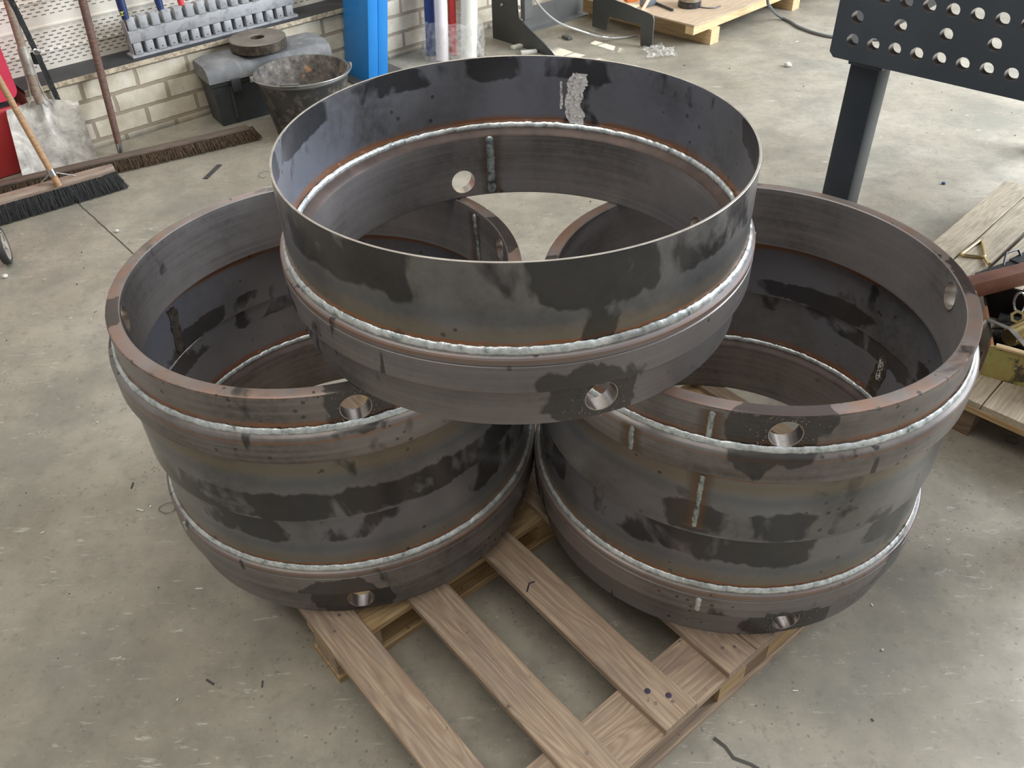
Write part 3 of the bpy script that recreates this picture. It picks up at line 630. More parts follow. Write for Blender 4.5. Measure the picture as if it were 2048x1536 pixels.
b = MB(); b.lathe([(0, .0), (.165, 0), (.172, .004), (.226, .285), (.236, .287), (.238, .293), (.234, .300), (.226, .300), (.221, .293), (.167, .010), (0, .010)], 72, mats=[0]*4+[2]*3+[1]*3)
b.build('body', ['bucket_plastic', 'bucket_inside', 'bucket_rim'], bk_)
pts = []
for i in range(41):
    a = PI*i/40+math.radians(200); r = .243
    pts.append((r*math.cos(a)*1.0, r*math.sin(a)*.985, .296+.012*math.sin(PI*i/40)))
b = MB().tube(pts, .0028, 8); 
for s_ in (0, -1): p = Vector(pts[s_]); b.tube([p*1.0+Vector((0, 0, -.015)), p+Vector((0, 0, .008))], .009, 10)
b.build('handle', 'wire_metal', bk_)
b = MB().tube([(.03, -.232, .312), (-.06, -.228, .310)], .008, 10); b.build('grip', 'bucket_rim', bk_)

# ------------------------------------------------------------------ blue column (leans slightly)
Cc = Vector((-.757, 4.867, 0)); ps = thing('blue_column', 'bright blue painted steel column on a floor plate beside the bucket', 'column', Cc)
b = MB(); Mp = Matrix.Rotation(math.radians(6.6), 4, 'Y') @ rz(AW)
b.box((0, 0, -.005), (.066, .242, 1.6), Mp, bev=.004).box((.070, .004, -.005), (.136, .242, 1.6), Mp, bev=.004).box((.05, .010, 0), (.09, .235, 1.6), Mp)
b.build('column', 'blue_paint', ps)
MB().box((-.06, -.06, .0), (.27, .25, .010), rz(AW)).build('base_plate', 'machine_grey', ps)
MB().lathe([(0, .022), (.008, .022), (.011, .014), (.011, 0)], 6, M=rz(AW) @ T(.215, .20, .010)).build('bolt', 'chrome', ps)

# ------------------------------------------------------------------ wrapped tubes at the wall
def leaner(name, mat, p0, p1, r, label, cat, group=None, cap=None, hollow=False):
    p0, p1 = Vector(p0), Vector(p1); t_ = tag(MB().tube([Vector((0, 0, 0)), p1-p0], r, 28).build(name, mat, None, loc=p0), label, cat, group); return t_
leaner('plastic_tube', 'white_plastic', (-.352, 5.215, .004), (-.31, 5.54, 1.35), .038, 'white plastic tube, front left one of the film-wrapped bundle', 'tube')
leaner('plastic_tube', 'cream_plastic', (-.195, 5.215, .004), (-.11, 5.66, 1.35), .050, 'cream plastic tube, widest of the film-wrapped bundle', 'tube')
leaner('plastic_tube', 'red_plastic', (-.292, 5.315, .004), (-.245, 5.60, 1.35), .024, 'red tube standing behind the white and cream tubes', 'tube')
leaner('plastic_tube', 'navy_plastic', (-.425, 5.335, .004), (-.385, 5.485, 1.35), .030, 'dark blue tube half hidden left of the white tube', 'tube')
b = MB(); K = 40; vs = []
for j in range(13):
    z = .004+.21*j/12
    for i in range(K):
        a = 2*PI*i/K; q = 1+.10*noise.noise(Vector((math.cos(a)*3, math.sin(a)*3, z*18)))+.07*noise.noise(Vector((a*4, 1, z*50)))
        lean = z/1.35*.42
        x = -.285+.185*math.cos(a)*q; y = 5.275+lean+.135*math.sin(a)*q
        zz = z+(.03*noise.noise(Vector((a*3, 2, 2))) if j == 12 else 0)
        vs.append((x, y, zz))
b.add(vs, [(j*K+i, j*K+(i+1) % K, (j+1)*K+(i+1) % K, (j+1)*K+i) for j in range(12) for i in range(K)])
o = b.build('plastic_film', 'cloudy_film', smooth=60); tag(o, 'clear wrinkled plastic film around the foot of the tubes', 'plastic film')

# ------------------------------------------------------------------ machine stand
e3 = Vector((.656, -.755, 0)); AE = math.atan2(-.755, .656)
ms = thing('machine_stand', 'black steel machine stand with plate feet near the brick wall', 'stand', (.32, 5.2, 0), AE)
# local x = e (towards camera right), local y = away right (w)
b = MB(); b.prism([(.0, 0), (0, .02), (-.02, .035), (-.32, .17), (-.33, .30), (-.56, .30), (-.56, 0)], 0, .008); b.build('foot_plate', 'black_steel', ms)
sh2 = Vector((.918, 5.309, 0))-Vector((.32, 5.2, 0)); lx = sh2.dot(Vector((math.cos(AE), math.sin(AE), 0))); ly = sh2.dot(Vector((-math.sin(AE), math.cos(AE), 0)))
b = MB(); b.prism([(lx, 0), (lx, .172), (lx-.012, .192), (lx-.05, .20), (lx-.32, .225), (lx-.50, .225), (lx-.50, .03), (lx-.38, .03), (lx-.36, .12), (lx-.10, .12), (lx-.09, 0)], ly, ly+.008); b.build('foot_plate', 'black_steel', ms)
b = MB(); b.box((-.30, .006, .168), (-.262, .07, .85)); b.build('upright', 'machine_grey', ms)
b = MB(); b.box((-.56, -.012, .30), (-.40, .012, .80)); b.build('upright', 'black_steel', ms)
b = MB(); b.box((-.285, .0085, .095), (-.275, ly-.001, .228)); b.box((-.285, .0085, .095), (-.22, ly-.001, .103)); b.build('cross_beam', 'machine_grey', ms)
for p_ in ((-.30, -.004, .235), (-.46, -.004, .22)): MB().lathe([(0, .006), (.009, .006), (.012, 0)], 6, M=T(*p_) @ Matrix.Rotation(PI/2, 4, 'X')).build('bolt', 'chrome', ms)
def curve_pts(ps, n=12):
    out = []; P_ = [Vector(p) for p in ps]; P_ = [P_[0]*2-P_[1]]+P_+[P_[-1]*2-P_[-2]]
    for i in range(1, len(P_)-2):
        for k in range(n):
            t_ = k/n; a, b_, c, d = P_[i-1:i+3]
            out.append(.5*((2*b_)+(c-a)*t_+(2*a-5*b_+4*c-d)*t_*t_+(3*b_-a-3*c+d)*t_**3))
    out.append(P_[-2]); return out
tag(MB().tube(curve_pts([(.10, 4.75, .62), (.20, 4.95, .40), (.33, 5.20, .215), (.50, 5.36, .10), (.66, 5.47, .025), (.78, 5.52, .008), (.86, 5.56, .006)]), .0055, 8).build('power_cable', 'grey_cable'), 'thin light grey cable drooping from the machine stand to the floor', 'cable')
# ------------------------------------------------------------------ crate base with plywood
cr = thing('skid_pallet', 'pale pine skid with a plywood deck at the top of the view', 'pallet', (1.15, 5.249, 0), math.radians(43))
MB().box((-.004, -.004, .141), (1.6, 1.1, .150)).build('plywood_deck', 'plywood', cr)
for y0 in (0, .50, 1.03): plank(cr, 'beam', 'crate_pine', 0, 1.6, y0, y0+.06, .092, .1405)
for x0 in (.16, 1.08): plank(cr, 'runner', 'crate_pine', x0, x0+.085, -.02, 1.1, 0, .0915, along='y')
def oncr(x, y, z): return cr.matrix_basis @ Vector((x, y, z))
bpy.context.view_layer.update()
j0 = Vector((1.19, 5.63, .1503)); jr = thing('round_canister', 'round metal canister with a dark base on the plywood deck', 'canister', j0)
MB().lathe([(0, 0), (.070, 0), (.072, .004), (.072, .030), (.066, .034)], 40).build('base', 'dark_tool', jr)
MB().lathe([(.066, .033), (.074, .040), (.074, .060), (.060, .075), (.040, .080), (.038, .11), (0, .11)], 40).build('body', 'jar_metal', jr)
tag(MB().tube([(.93, 5.80, .160), (1.07, 5.53, .159)], .008, 10).build('black_rod', 'dark_tool'), 'thin black rod lying on the plywood deck', 'rod')
tag(MB().tube([(.86, 5.46, .165), (1.00, 5.76, .245)], .011, 10).build('wooden_stick', 'handle_light'), 'light wooden stick beside the orange handle piece', 'stick')
tag(MB().box((-.05, -.03, 0), (.05, .03, .05), rz(.7), bev=.01).build('slate_block', 'slate_plastic', loc=(.935, 5.67, .1503)), 'slate grey block behind the light wooden stick', 'block')
tag(MB().box((-.045, -.03, 0), (.045, .03, .05), rz(.3), bev=.012).build('orange_casing', ['orange_paint'], loc=(.805, 5.50, .2255)), 'orange tool casing above the right foot plate', 'tool')
tag(MB().tube(curve_pts([(1.17, 5.72, .156), (1.24, 5.60, .154), (1.32, 5.56, .154), (1.38, 5.60, .154)]), .004, 8).build('thin_cable', 'dark_cable'), 'thin dark cable lying beside the round canister', 'cable')
tag(MB().tube(curve_pts([(1.60, 5.43, .62), (1.62, 5.46, .40), (1.645, 5.52, .205), (1.70, 5.60, .13), (1.772, 5.731, .06), (1.835, 5.79, .014), (1.87, 5.72, .010), (1.90, 5.59, .010), (1.98, 5.45, .010), (2.09, 5.37, .010), (2.35, 5.30, .010)]), .009, 10).build('black_cable', 'dark_cable'), 'dark cable curving over the floor behind the perforated table', 'cable')
# crumpled plastic bag
b = MB(); n = 18; vs = []
for j in range(n+1):
    for i in range(n+1):
        x = (i/n-.5)*.17; y = (j/n-.5)*.15; h = .018+.05*max(0, 1-math.hypot(x+.01, y-.02)/.08)*(.6+.8*noise.noise(Vector((x*40, y*40, 0))))+.02*noise.noise(Vector((x*60, y*60, 3)))
        q = 1+.35*noise.noise(Vector((x*15, y*15, 7))); vs.append((x*q, y*q, max(.001, h)))
b.add(vs, [(j*(n+1)+i, j*(n+1)+i+1, (j+1)*(n+1)+i+1, (j+1)*(n+1)+i) for j in range(n) for i in range(n)])
tag(b.build('plastic_scrap', 'cloudy_film', loc=(.955, 5.205, 0), smooth=None), 'crumpled clear plastic scrap at the right foot plate', 'plastic scrap')
# offcuts under the machine stand
for (x, y, a, l, mt, nm, lb) in ((.12, 5.42, .6, .12, 'cream_plastic', 'scrap_block', 'pale green offcut under the machine stand'), (.42, 5.55, -1.0, .07, 'machine_grey', 'steel_bolt', 'steel bolt lying under the machine stand'), (.17, 5.30, .2, .10, 'debris', 'paper_scrap', 'pale paper scrap by the left foot plate')):
    tag(MB().box((-l/2, -.018, 0), (l/2, .018, .02), rz(a), bev=.004).build(nm, mt, loc=(x, y, 0)), lb, 'scrap')
tag(MB().tube([(-.14, 5.25, .008), (.0, 5.17, .008)], .007, 8).build('short_rod', 'dark_debris'), 'short dark rod on the floor left of the machine stand', 'rod')

# ------------------------------------------------------------------ tool rack on the ledge
rk = thing('storage_rack', 'long grey plastic rack of square slots standing on the dark ledge', 'rack', wp(-.275, .0, .3563), AW)
RL = .92
b = MB(); b.box((-.01, 0, 0), (RL+.01, .075, .012)); b.box((0, .046, .012), (RL, .062, .160), bev=.003); b.box((0, .002, .068), (RL, .047, .126), bev=.003); b.box((0, .01, .012), (.004, .062, .17)); b.build('rack_body', 'rack_plastic', rk)
nb = 15; pit = RL/nb
for i in range(nb):
    x = i*pit+.008
    for (z0, z1, y0) in ((.0125, .067, .0), (.127, .186, .0)):
        b = MB(); b.box((x, y0, z0), (x+pit*.66, y0+.045, z1), bev=.003); o = b.build('slot_block', 'rack_plastic', rk)
        if z0 < .1: MB().lathe([(0, .0006), (.0035, 0)], 8, M=T(x+pit*.34, y0-.0004, z0+.014) @ Matrix.Rotation(PI/2, 4, 'X')).build('peg_hole', 'dark_gap', o)
for i, (s_, mt, lb, r) in enumerate(((-.262, 'blue_handle', 'dark blue tool handle with a yellow mark at the left end of the rack', .021), (-.075, 'blue_handle', 'dark blue tool handle near the red one on the rack', .02), (.035, 'red_plastic', 'red tool handle standing in the rack', .018))):
    p = wp(s_, .028 if i else .012, .536); th_ = thing('screwdriver', lb, 'screwdriver', p)
    MB().tube([(0, 0, 0), (-.005, .01, .05), (-.012, .03, .22)], [r*.8, r, r], 16).build('grip', mt, th_)
    if i == 0: MB().add([(-.012, -.023, .02), (.01, -.022, .028), (-.002, -.0225, .03), (.012, -.021, .045), (-.012, -.0225, .04), (.0, -.023, .034)], [(0, 1, 2, 5), (5, 2, 3, 4)]).build('yellow_mark', 'yellow_mark', th_, smooth=None)

# ------------------------------------------------------------------ cleaning tools at the left
rc = thing('red_cabinet', 'red cabinet with a rounded lower corner at the left edge behind the shovel', 'cabinet', wp(-.86, -.05, 0), AW)
b = MB(); b.box((-.5, 0, .0), (0, .35, .305), bev=.012); b.build('lower_body', 'red_plastic', rc)
b = MB(); b.box((-.49, .012, .300), (-.012, .34, .345)); b.build('recess', 'dark_gap', rc)
b = MB(); pl = [(-.5, .340), (-.045, .340)]+[(-.045+.045*math.sin(t_), .385-.045*math.cos(t_)) for t_ in [PI/2*k/6 for k in range(1, 7)]]+[(0, 1.25), (-.5, 1.25)]
b.prism(pl, -.022, .35); b.build('upper_body', 'red_paint', rc)
def bristles(parent, L, w0, w1, z0, z1, mat, n, flare, seed, thick=.0016):
    """many bristle tufts under a broom head; local x along the head"""
    rnd = random.Random(seed); b = MB(); b.box((.01, w0+.008, z0+.012), (L-.01, w1-.008, z1))
    for i in range(n):
        x = rnd.uniform(.004, L-.004); y = rnd.uniform(w0, w1); f = (y-(w0+w1)/2)/((w1-w0)/2)
        top = Vector((x, y*.92, z1)); bot = Vector((x+rnd.gauss(0, .008)+(.02*((x/L)-.5)*2), y+flare*f+rnd.gauss(0, .004), z0+abs(rnd.gauss(0, .003))))
        s_ = Vector((thick, 0, 0)); t2 = Vector((0, thick, 0))
        b.add([top-s_, top+s_, top+t2, bot-s_*.5, bot+s_*.5, bot+t2*.5], [(0, 1, 4, 3), (1, 2, 5, 4), (2, 0, 3, 5)])
    return tag(b.build('bristles', mat, parent, smooth=None), kind='stuff')
# long brown brush: local x along the head
A1 = math.atan2(4.112-3.533, -1.222+2.27)
lb = thing('long_brush', 'long brown bristled brush head lying along the wall behind the push broom', 'brush', (-2.55, 3.405, 0), A1)
L1 = 1.505
bristles(lb, L1, .0, .058, .002, .060, 'bristle_brown', 8000, .004, 3)
b = MB(); b.box((0, .003, .060), (L1-.03, .056, .074), bev=.004); b.build('brush_head', 'broom_wood_dark', lb)
# push broom
A2 = math.radians(36)
pb = thing('push_broom', 'push broom with black bristles and a light wooden handle', 'broom', (-2.383, 3.174, 0), A2)
L2 = .78
bristles(pb, L2, .004, .075, .002, .088, 'bristle_black', 9500, .012, 5)
b = MB(); pts = []
n = 12
prof = [(.004, .086), (.004, .098), (.014, .110), (.058, .110), (.070, .098), (.070, .086)]; vs = []
for i in range(n+1):
    x = L2*i/n; sc = .7 if i in (0, n) else 1
    for y, z in prof: vs.append((x, .037+(y-.037)*sc, z))
k6 = 6
b.add(vs, [(i*k6+j, (i+1)*k6+j, (i+1)*k6+(j+1) % k6, i*k6+(j+1) % k6) for i in range(n) for j in range(k6)]+[tuple(range(k6)), tuple(n*k6+5-j for j in range(k6))]); b.build('broom_head', 'broom_wood', pb)
hb = Vector((-1.945, 3.478, .103)); ht = Vector((-2.076, 3.58, .53)); hd = (ht-hb); Mi = pb.matrix_basis.inverted(); bpy.context.view_layer.update(); Mi = (Matrix.Translation(pb.location) @ rz(A2)).inverted()
h0 = Mi @ hb; h1 = Mi @ (hb+hd*2.3); hx = Mi @ (hb+hd*.13)
MB().tube([h0, h1], .0135, 20).build('handle', 'handle_light', pb)
br = MB(); Mq = Matrix.Translation(hx); br.tube([hx-(h1-h0).normalized()*.014, hx+(h1-h0).normalized()*.014], .0165, 16)
for dxx in (-.075, .085): br.tube([hx+Vector((.012*(1 if dxx > 0 else -1), -.005, 0)), Vector((h0.x+dxx, 0.035, .1095))], .0028, 8)
br.build('brace', 'chrome', pb)
# shovel
sv = thing('shovel', 'worn steel shovel with a wooden handle leaning on the wall', 'shovel', (-2.11, 3.83, 0))
o0 = Vector((-2.11, 3.83, 0)); TLp, TRp, BRp, BLp = Vector((-2.268, 3.862, .325)), Vector((-2.03, 4.062, .285)), Vector((-1.974, 3.945, .002)), Vector((-2.236, 3.714, .004))
nrm = (TRp-TLp).cross(BLp-TLp).normalized(); nrm = nrm if nrm.y < 0 else -nrm
b = MB(); nn = 20; vs = []
for j in range(nn+1):
    v_ = j/nn
    for i in range(nn+1):
        u_ = i/nn; p = TLp.lerp(TRp, u_).lerp(BLp.lerp(BRp, u_), v_)
        edge = abs(u_-.5)*2; top = max(0, .16-v_)/.16
        p -= Vector((0, 0, .035*top*max(0, edge-.25)))*(1) 
        h = .020*edge**2.5-.006+.016*max(0, 1-abs(u_-.5)/.07)*max(0, 1-v_/.72)+.002*noise.noise(Vector((u_*6, v_*6, 0)))
        if j == nn: p.z += .006*abs(noise.noise(Vector((u_*9, 0, 0))))
        p += nrm*h; vs.append(p-o0)
m0 = len(vs); back = [v_-nrm*.003 for v_ in vs]
fs = [(j*(nn+1)+i, j*(nn+1)+i+1, (j+1)*(nn+1)+i+1, (j+1)*(nn+1)+i) for j in range(nn) for i in range(nn)]
rim = [(i, i+1) for i in range(nn)]+[(nn*(nn+1)+i+1, nn*(nn+1)+i) for i in range(nn)]+[((j+1)*(nn+1), j*(nn+1)) for j in range(nn)]+[(j*(nn+1)+nn, (j+1)*(nn+1)+nn) for j in range(nn)]
b.add(vs+back, fs+[tuple(k+m0 for k in reversed(f)) for f in fs]+[(a_, b_, b_+m0, a_+m0) for a_, b_ in rim])
b.build('blade', 'shovel_blade', sv, smooth=50)
s0 = TLp.lerp(TRp, .46).lerp(BLp.lerp(BRp, .46), .06)+nrm*.030; s1 = Vector((-2.151, 4.012, .732))
d_ = (s1-s0).normalized()
MB().tube([s0-o0, s0+d_*.04-o0, s0+d_*.12-o0, s0+d_*.95-o0], [.013, .020, .018, .019], 20).build('handle', 'broom_wood', sv)
b = MB(); sd_ = d_.cross(nrm).normalized()
for sg in (-1, 1):
    b.tube([s0+d_*.24+sd_*.020*sg-o0, s0+d_*.10+sd_*.021*sg-o0, s0+d_*.03+sd_*.030*sg-o0, s0-d_*.01+sd_*.055*sg-nrm*.012-o0], [.004, .0045, .004, .003], 8)
b.tube([s0+d_*.13-o0, s0+d_*.25-o0], .0205, 20)
b.build('socket', 'shovel_blade', sv)
# black lever bar
lv = thing('flat_bar_lever', 'dark flat steel bar with a pivot bolt leaning behind the shovel', 'lever', (-2.075, 4.09, 0))
o1 = Vector((-2.075, 4.09, 0)); l0 = Vector((-2.092, 4.05, .12)); l1 = Vector((-2.105, 4.0, .513)); l2 = Vector((-2.131, 4.003, .734)); l0 = Vector((-2.096, 4.018, .30))
def flat(b, p, q, wd, th, nrm_):
    d = (q-p).normalized(); s_ = d.cross(nrm_).normalized()*wd/2; t_ = nrm_.normalized()*th/2
    b.add([p-s_-t_, p+s_-t_, p+s_+t_, p-s_+t_, q-s_-t_, q+s_-t_, q+s_+t_, q-s_+t_], [(0, 3, 2, 1), (4, 5, 6, 7), (0, 1, 5, 4), (1, 2, 6, 5), (2, 3, 7, 6), (3, 0, 4, 7)])
nn_ = Vector((.5, -.86, .1)); b = MB(); flat(b, l0-o1, l1+(l1-l0).normalized()*.01-o1, .024, .006, nn_); flat(b, l1-(l2-l1).normalized()*.01-o1, l2+(l2-l1)*2.2-o1, .024, .006, nn_); flat(b, Vector((-2.085, 4.035, .0))-o1, l0-o1, .022, .006, nn_); b.build('bar', 'dark_tool', lv)
q = Matrix.Translation(l1+nn_.normalized()*.003-o1) @ nn_.to_track_quat('Z', 'Y').to_matrix().to_4x4()
MB().lathe([(0, .006), (.009, .006), (.014, .002), (.014, 0)], 20, M=q).build('pivot_bolt', 'chrome', lv)
q = Matrix.Translation(l1-nn_.normalized()*.008+Vector((-.012, 0, -.03))-o1) @ nn_.to_track_quat('Z', 'Y').to_matrix().to_4x4()
MB().lathe([(0, -.012), (.026, -.012), (.028, -.006), (.028, .0), (0, .002)], 20, M=q).build('knob', 'rubber', lv)
# loose stick
sk = thing('loose_handle', 'dark wooden handle with a steel ferrule leaning on the ledge', 'handle', (-1.885, 4.018, 0))
tp = Vector((-1.919, 4.215, .67))-Vector((-1.885, 4.018, 0)); d0 = tp.normalized()
MB().tube([d0*.055, d0*.3, tp, tp*2.0], [.0155, .0175, .019, .019], 20).build('handle', 'handle_dark', sk)
MB().tube([d0*.004, d0*.070], .0150, 20).build('ferrule', 'chrome', sk)
# trolley wheel at the left edge
wh = thing('trolley_wheel', 'small spoked trolley wheel with grey tyre at the left edge', 'wheel', (-2.005, 3.02, .075), 0)
Mw = rz(math.radians(-68)) @ Matrix.Rotation(PI/2, 4, 'X')
MB().lathe([(.060, -.014), (.072, -.013), (.0745, -.006), (.0745, .006), (.072, .013), (.060, .014)], 48, closed=True, M=Mw).build('tyre', 'rubber', wh)
b = MB(); b.lathe([(.054, -.012), (.0602, -.012), (.0602, .012), (.054, .012)], 48, closed=True, M=Mw).lathe([(0, -.016), (.015, -.016), (.015, .016), (0, .016)], 20, M=Mw)
for k in range(5):
    a = 2*PI*k/5; b.box((.012, -.005, -.008), (.056, .005, .008), Mw @ rz(a))
b.build('rim', 'wheel_rim', wh)
b = MB().box((-.16, -.02, .155), (-.003, .02, .205), rz(math.radians(30)), bev=.003); o = b.build('trolley_corner', 'grey_panel', loc=(-2.115, 3.225, 0)); 
o.parent = wh; o.location = Vector((-2.115, 3.225, 0))-Vector(wh.location); 

# ------------------------------------------------------------------ small things on the floor
tag(MB().box((-.075, -.011, 0), (.075, .011, .004), rz(math.radians(92)-.25)).build('steel_offcut', 'dark_debris', loc=(-1.378, 3.79, 0)), 'short dark flat steel offcut on the floor in front of the long brush', 'offcut')
def pebble(loc, r, lab, mt='debris', sd=0):
    bm = bmesh.new(); bmesh.ops.create_icosphere(bm, subdivisions=2, radius=r)
    for v in bm.verts: v.co *= 1+.25*noise.noise(v.co*60+Vector((sd, 0, 0))); v.co.z = v.co.z*.7+r*.62
    me = D.meshes.new('pebble'); bm.to_mesh(me); bm.free(); me.materials.append(MATS[mt]); o = D.objects.new('pebble', me); COL.objects.link(o); o.location = loc; return tag(o, lab, 'pebble')
pebble((1.645, 4.93, 0), .020, 'pale pebble on the floor left of the table leg', sd=3)
pebble((-1.643, 3.238, 0), .010, 'round white pellet beside the floor joint', sd=1)
pebble((-1.969, 2.90, 0), .011, 'white chip on the floor below the spoked wheel', sd=5)
pebble((-1.02, 3.98, 0), .008, 'tiny pale chip near the bucket', sd=6)
pebble((1.92, 3.42, 0), .009, 'small dark blue chip on the floor below the perforated table', 'navy_plastic', sd=8)
rnd = random.Random(11); b = MB(); b.cur = 0
for i in range(300):
    x = rnd.uniform(-2.3, 2.6); y = rnd.uniform(.7, 5.4)
    if (Vector((x, y, 0))-W0).dot(nv) > -.12: continue
    pu = Vector((x, y, 0))-orig
    if -.05 < pu.dot(U) < 1.4 and -1.45 < pu.dot(Dv) < .03: continue
    if y > 5.0 and x < .2 or (x > .95 and y > 1.2 and y < 3.6) or (x < -1.1 and y > 3.1): continue
    r = rnd.uniform(.0010, .0026); b.cur = 0 if rnd.random() < .5 else 1; a = rnd.uniform(0, 6.28); l = rnd.choice((1, 1, 2, 5))
    b.box((-r*l, -r, 0), (r*l, r, r), T(x, y, .0002) @ rz(a))
tag(b.build('floor_grit', ['debris', 'dark_debris'], smooth=None), 'scattered grit and chips on the concrete floor', 'debris', kind='stuff')
# wiry metal shavings
def curl(loc, sd, lab, sc=1.):
    rnd = random.Random(sd); pts = []; p = Vector((0, 0, .002)); a = rnd.uniform(0, 6)
    for i in range(26): a += rnd.uniform(-.2, .75); p = p+Vector((math.cos(a), math.sin(a), 0))*.008*sc; p.z = .002+.004*abs(math.sin(i*.7)); pts.append(p.copy())
    tag(MB().tube(curve_pts(pts, 3), .0008, 5).build('metal_shaving', 'dark_debris', loc=loc), lab, 'shaving')
curl((-.93, 1.62, 0), 4, 'curled dark metal shaving on the floor left of the left rings')
curl((-.80, 1.50, 0), 9, 'small dark shaving close to the base of the left rings', .5)
curl((1.43, 1.80, 0), 6, 'curled shaving on the floor under the right pallet edge', .7)
curl((-1.10, 3.75, 0), 8, 'thin wire curl on the floor in front of the long brush', .7)

# ------------------------------------------------------------------ right-hand pallet with the crate of tools
A3 = math.radians(43.7); v3 = Vector((math.cos(A3), math.sin(A3), 0))
p3 = thing('grey_pallet', 'weathered pale pallet on the right carrying the oily tool crate', 'pallet', (.985, 2.175, 0), math.radians(-46.3))
# local x along the front edge (towards lower right), local y along the boards (away right)
HQ = .130; x = 0
for i, (wd, gap) in enumerate(((.105, .004), (.10, .016), (.13, .004), (.14, .003), (.12, .004), (.13, .004), (.14, .004))):
    plank(p3, 'deck_board', 'pallet_grey', x, x+wd, .002, 1.46, HQ-.018, HQ, along='y'); x += wd+gap
for y0, y1 in ((0, .09), (.68, .78), (1.36, 1.455)):
    plank(p3, 'stringer_board', 'pallet_fresh', 0, x, y0, y1, HQ-.038, HQ-.0185)
    for xb in (.0, .395, .80): plank(p3, 'block', 'pallet_dark', xb, xb+.10, y0+.012, y1+.045 if y0 < 1 else y1, .0, HQ-.0385)
Z3 = HQ+.0003
# tray
ty = thing('tool_crate', 'oily crate with a yellow-green painted front full of tools', 'crate', (1.385, 1.952, Z3), math.radians(-33))
b = MB(); b.box((0, 0, 0), (.50, .008, .105)); b.build('front_panel', 'crate_paint', ty)
b = MB(); b.box((.012, -.006, .1052), (.50, .012, .113), bev=.002); b.build('front_rim', 'crate_pine', ty)
b = MB(); b.add([(0, .0085, 0), (.008, .0085, 0), (-.072, .34, 0), (-.08, .34, 0), (0, .0085, .105), (.008, .0085, .105), (-.072, .34, .105), (-.08, .34, .105)], [(0, 3, 2, 1), (4, 5, 6, 7), (0, 1, 5, 4), (1, 2, 6, 5), (2, 3, 7, 6), (3, 0, 4, 7)]); b.build('side_panel', 'crate_oily', ty)
b = MB(); b.box((-.071, .3302, 0), (.50, .34, .115)); b.build('back_panel', 'crate_oily', ty)
b = MB(); b.box((.0085, .0085, 0), (.50, .3295, .006)); b.build('floor_panel', 'crate_oily', ty)
Mt = Matrix.Translation(ty.location) @ rz(math.radians(-33))
def intray(name, mb, mat, loc, label, cat, rot=(0, 0, 0)):
    p = Mt @ Vector(loc); o = mb.build(name, mat, None, loc=p); o.rotation_euler = (rot[0], rot[1], rot[2]+math.radians(-33)); return tag(o, label, cat)
# brass threaded coupling
b = MB(); pr = [(0, 0), (.026, 0)]
for k in range(14): pr += [(.029, .006+k*.006), (.026, .009+k*.006)]
pr += [(.020, .094), (.020, .11), (0, .11)]
b.lathe(pr, 28, M=Matrix.Rotation(PI/2, 4, 'Y')); intray('brass_coupling', b, 'brass', (.040, .105, .082), 'brass threaded coupling lying in the tool crate', 'coupling', (0, -.12, 1.0))
b = MB().tube([(.012, 0, 0), (.10, 0, .004), (.17, 0, .006)], [.008, .012, .010], 14); b.tube([(.02, -.0, .012), (.15, 0, .017)], .0018, 6); intray('tool_shank', b, 'dark_tool', (-.022, .145, .078), 'black tool with a glossy edge running back from the steel ball end', 'tool', (0, 0, .35))
b = MB(); b.lathe([(0, -.016), (.012, -.013), (.018, 0), (.012, .013), (0, .016)], 20); intray('ball_end', b, 'chrome', (-.022, .135, .090), 'shiny steel ball end at the left of the crate', 'ball end')
b = MB(); flat(b, Vector((0, 0, 0)), Vector((.066, -.019, .0)), .016, .003, Vector((0, 0, 1))); flat(b, Vector((.066, -.019, .0)), Vector((.125, -.105, .004)), .018, .003, Vector((0, .1, 1))); intray('flat_strap', b, 'jar_metal', (-.030, .124, .112), 'bent grey metal strap lying across the crate', 'strap')
for (x_, y_, z_, l_, r_, mt, a_, lb_) in ((-.01, .06, .020, .10, .018, 'dark_tool', .9, 'dark oily bar low in the left front corner of the crate'), (.06, .07, .020, .25, .017, 'dark_tool', .5, 'dark oily bar low in the crate behind its painted front'), (.0, .20, .022, .26, .020, 'dark_tool', -.1, 'dark thick rod low in the middle of the crate'), (.0, .27, .035, .28, .022, 'dark_tool', .05, 'dark rod along the back of the crate')):
    intray('oily_bar', MB().tube([(0, 0, 0), (l_, 0, 0)], r_, 12), mt, (x_, y_, z_), lb_, 'bar', (0, 0, a_))
b = MB(); b.lathe([(.013, 0), (.022, 0), (.022, .014), (.013, .014)], 6, closed=True); intray('brass_nut', b, 'brass', (.045, .225, .085), 'brass nut in the crate below the rust-red bar', 'nut', (.9, .2, 0))
b = MB(); b.tube([(.018*math.cos(a), .032*math.sin(a), 0) for a in [2*PI*k/24 for k in range(25)]], .004, 8, cap=False); intray('chrome_link', b, 'chrome', (.040, .270, .110), 'oval chrome link near the back of the crate', 'link', (.7, .2, .4))
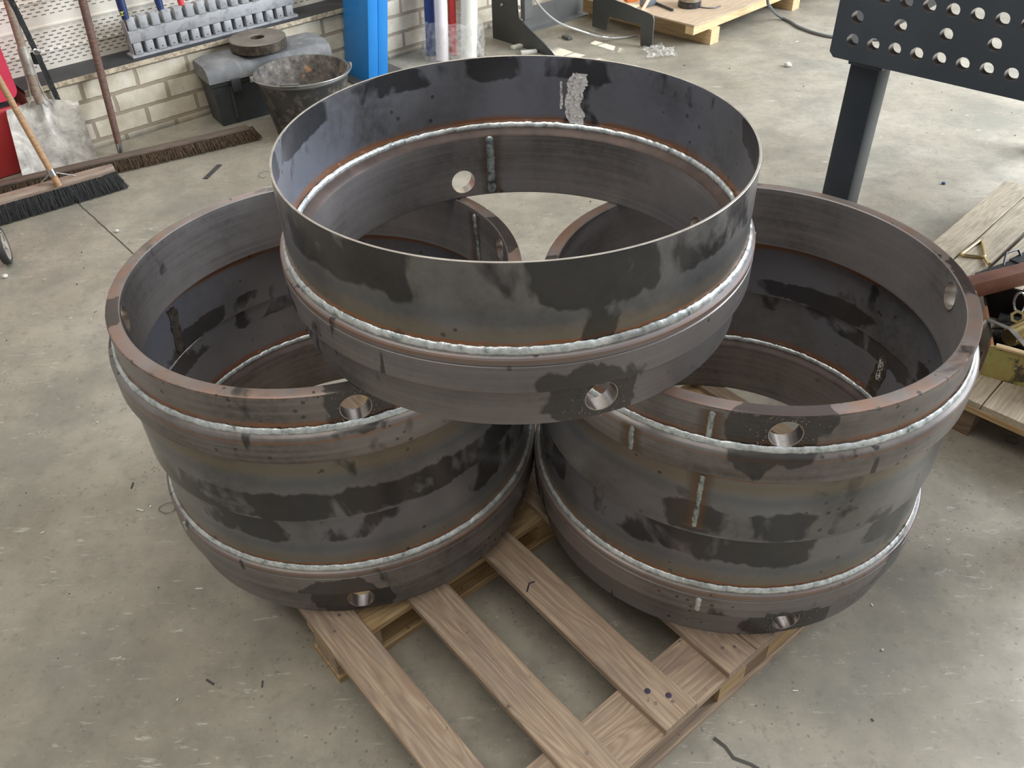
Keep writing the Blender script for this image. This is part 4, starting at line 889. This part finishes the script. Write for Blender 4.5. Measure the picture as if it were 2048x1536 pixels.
# rust-red bar resting on the crate back
bar = MB(); q0_, q1_ = Vector((1.35, 2.170, .278)), Vector((1.824, 2.3295, .278))
d_ = (q1_-q0_).normalized(); s_ = Vector((-d_.y, d_.x, 0))
M_ = Matrix(((d_.x, s_.x, 0, q0_.x), (d_.y, s_.y, 0, q0_.y), (0, 0, 1, q0_.z), (0, 0, 0, 1)))
o = MB().box((0, -.023, -.029), (.62, .023, .029), bev=.004).build('square_bar', 'rust_bar'); o.matrix_world = M_; tag(o, 'rust-red square steel bar resting across the tool crate', 'bar')
# black holdall of clamps behind
b = MB()
flat(b, Vector((0, 0, .012)), Vector((.16, .055, .03)), .030, .018, Vector((0, 0, 1))); flat(b, Vector((.14, .045, .03)), Vector((.40, .19, .045)), .045, .022, Vector((0, .1, 1))); b.tube([(.10, .04, .03), (.12, .08, .055), (.17, .10, .055), (.18, .07, .03)], .004, 8)
o = b.build('black_clamp', 'dark_tool', loc=(1.60, 2.455, Z3)); tag(o, 'black steel clamp lying behind the rust-red bar', 'clamp')
# T handle hook
hk = thing('triangular_hook', 'triangular brass wire handle lying on the pale pallet boards', 'hook', (1.62, 2.55, Z3))
A_, B_, C_ = Vector((-.005, .035, .008)), Vector((.122, .155, .006)), Vector((.070, .025, .012))
def tri(a, b_, c, r=.018, n=5):
    out = []; P_ = [a, b_, c]
    for i in range(3):
        p, q, s = P_[i-1], P_[i], P_[(i+1) % 3]; u = (p-q).normalized()*r; w_ = (s-q).normalized()*r
        for k in range(n+1): t_ = k/n; out.append((q+u)*(1-t_)**2+q*2*t_*(1-t_)+(q+w_)*t_*t_)
    return out
tp_ = tri(Vector((0, .055, .006)), Vector((.118, .155, .006)), Vector((.060, .035, .006))); tp_ = tri(Vector((-.012, .062, .006)), Vector((.110, .165, .006)), Vector((.068, .040, .006))); tp_.append(tp_[0])
MB().tube(tp_, .0055, 10, cap=False).build('wire_loop', 'brass', hk)
MB().tube([(.066, .044, .006), (.062, .020, .008), (.058, -.012, .010)], [.0042, .006, .006], 10).build('stem', 'brass', hk)

# ------------------------------------------------------------------ groups of repeats
for base, gname in (('flanged_steel_ring', 'flanged steel rings stacked on the pallet'), ('plastic_tube', 'film-wrapped tubes at the brick wall'), ('screwdriver', 'tool handles in the grey rack'),
                    ('oily_bar', 'oily bars inside the tool crate'), ('pebble', 'loose chips on the floor'), ('metal_shaving', 'curled shavings on the floor')):
    for o in S.objects:
        if o.parent is None and o.name.split('.')[0] == base: o['group'] = gname
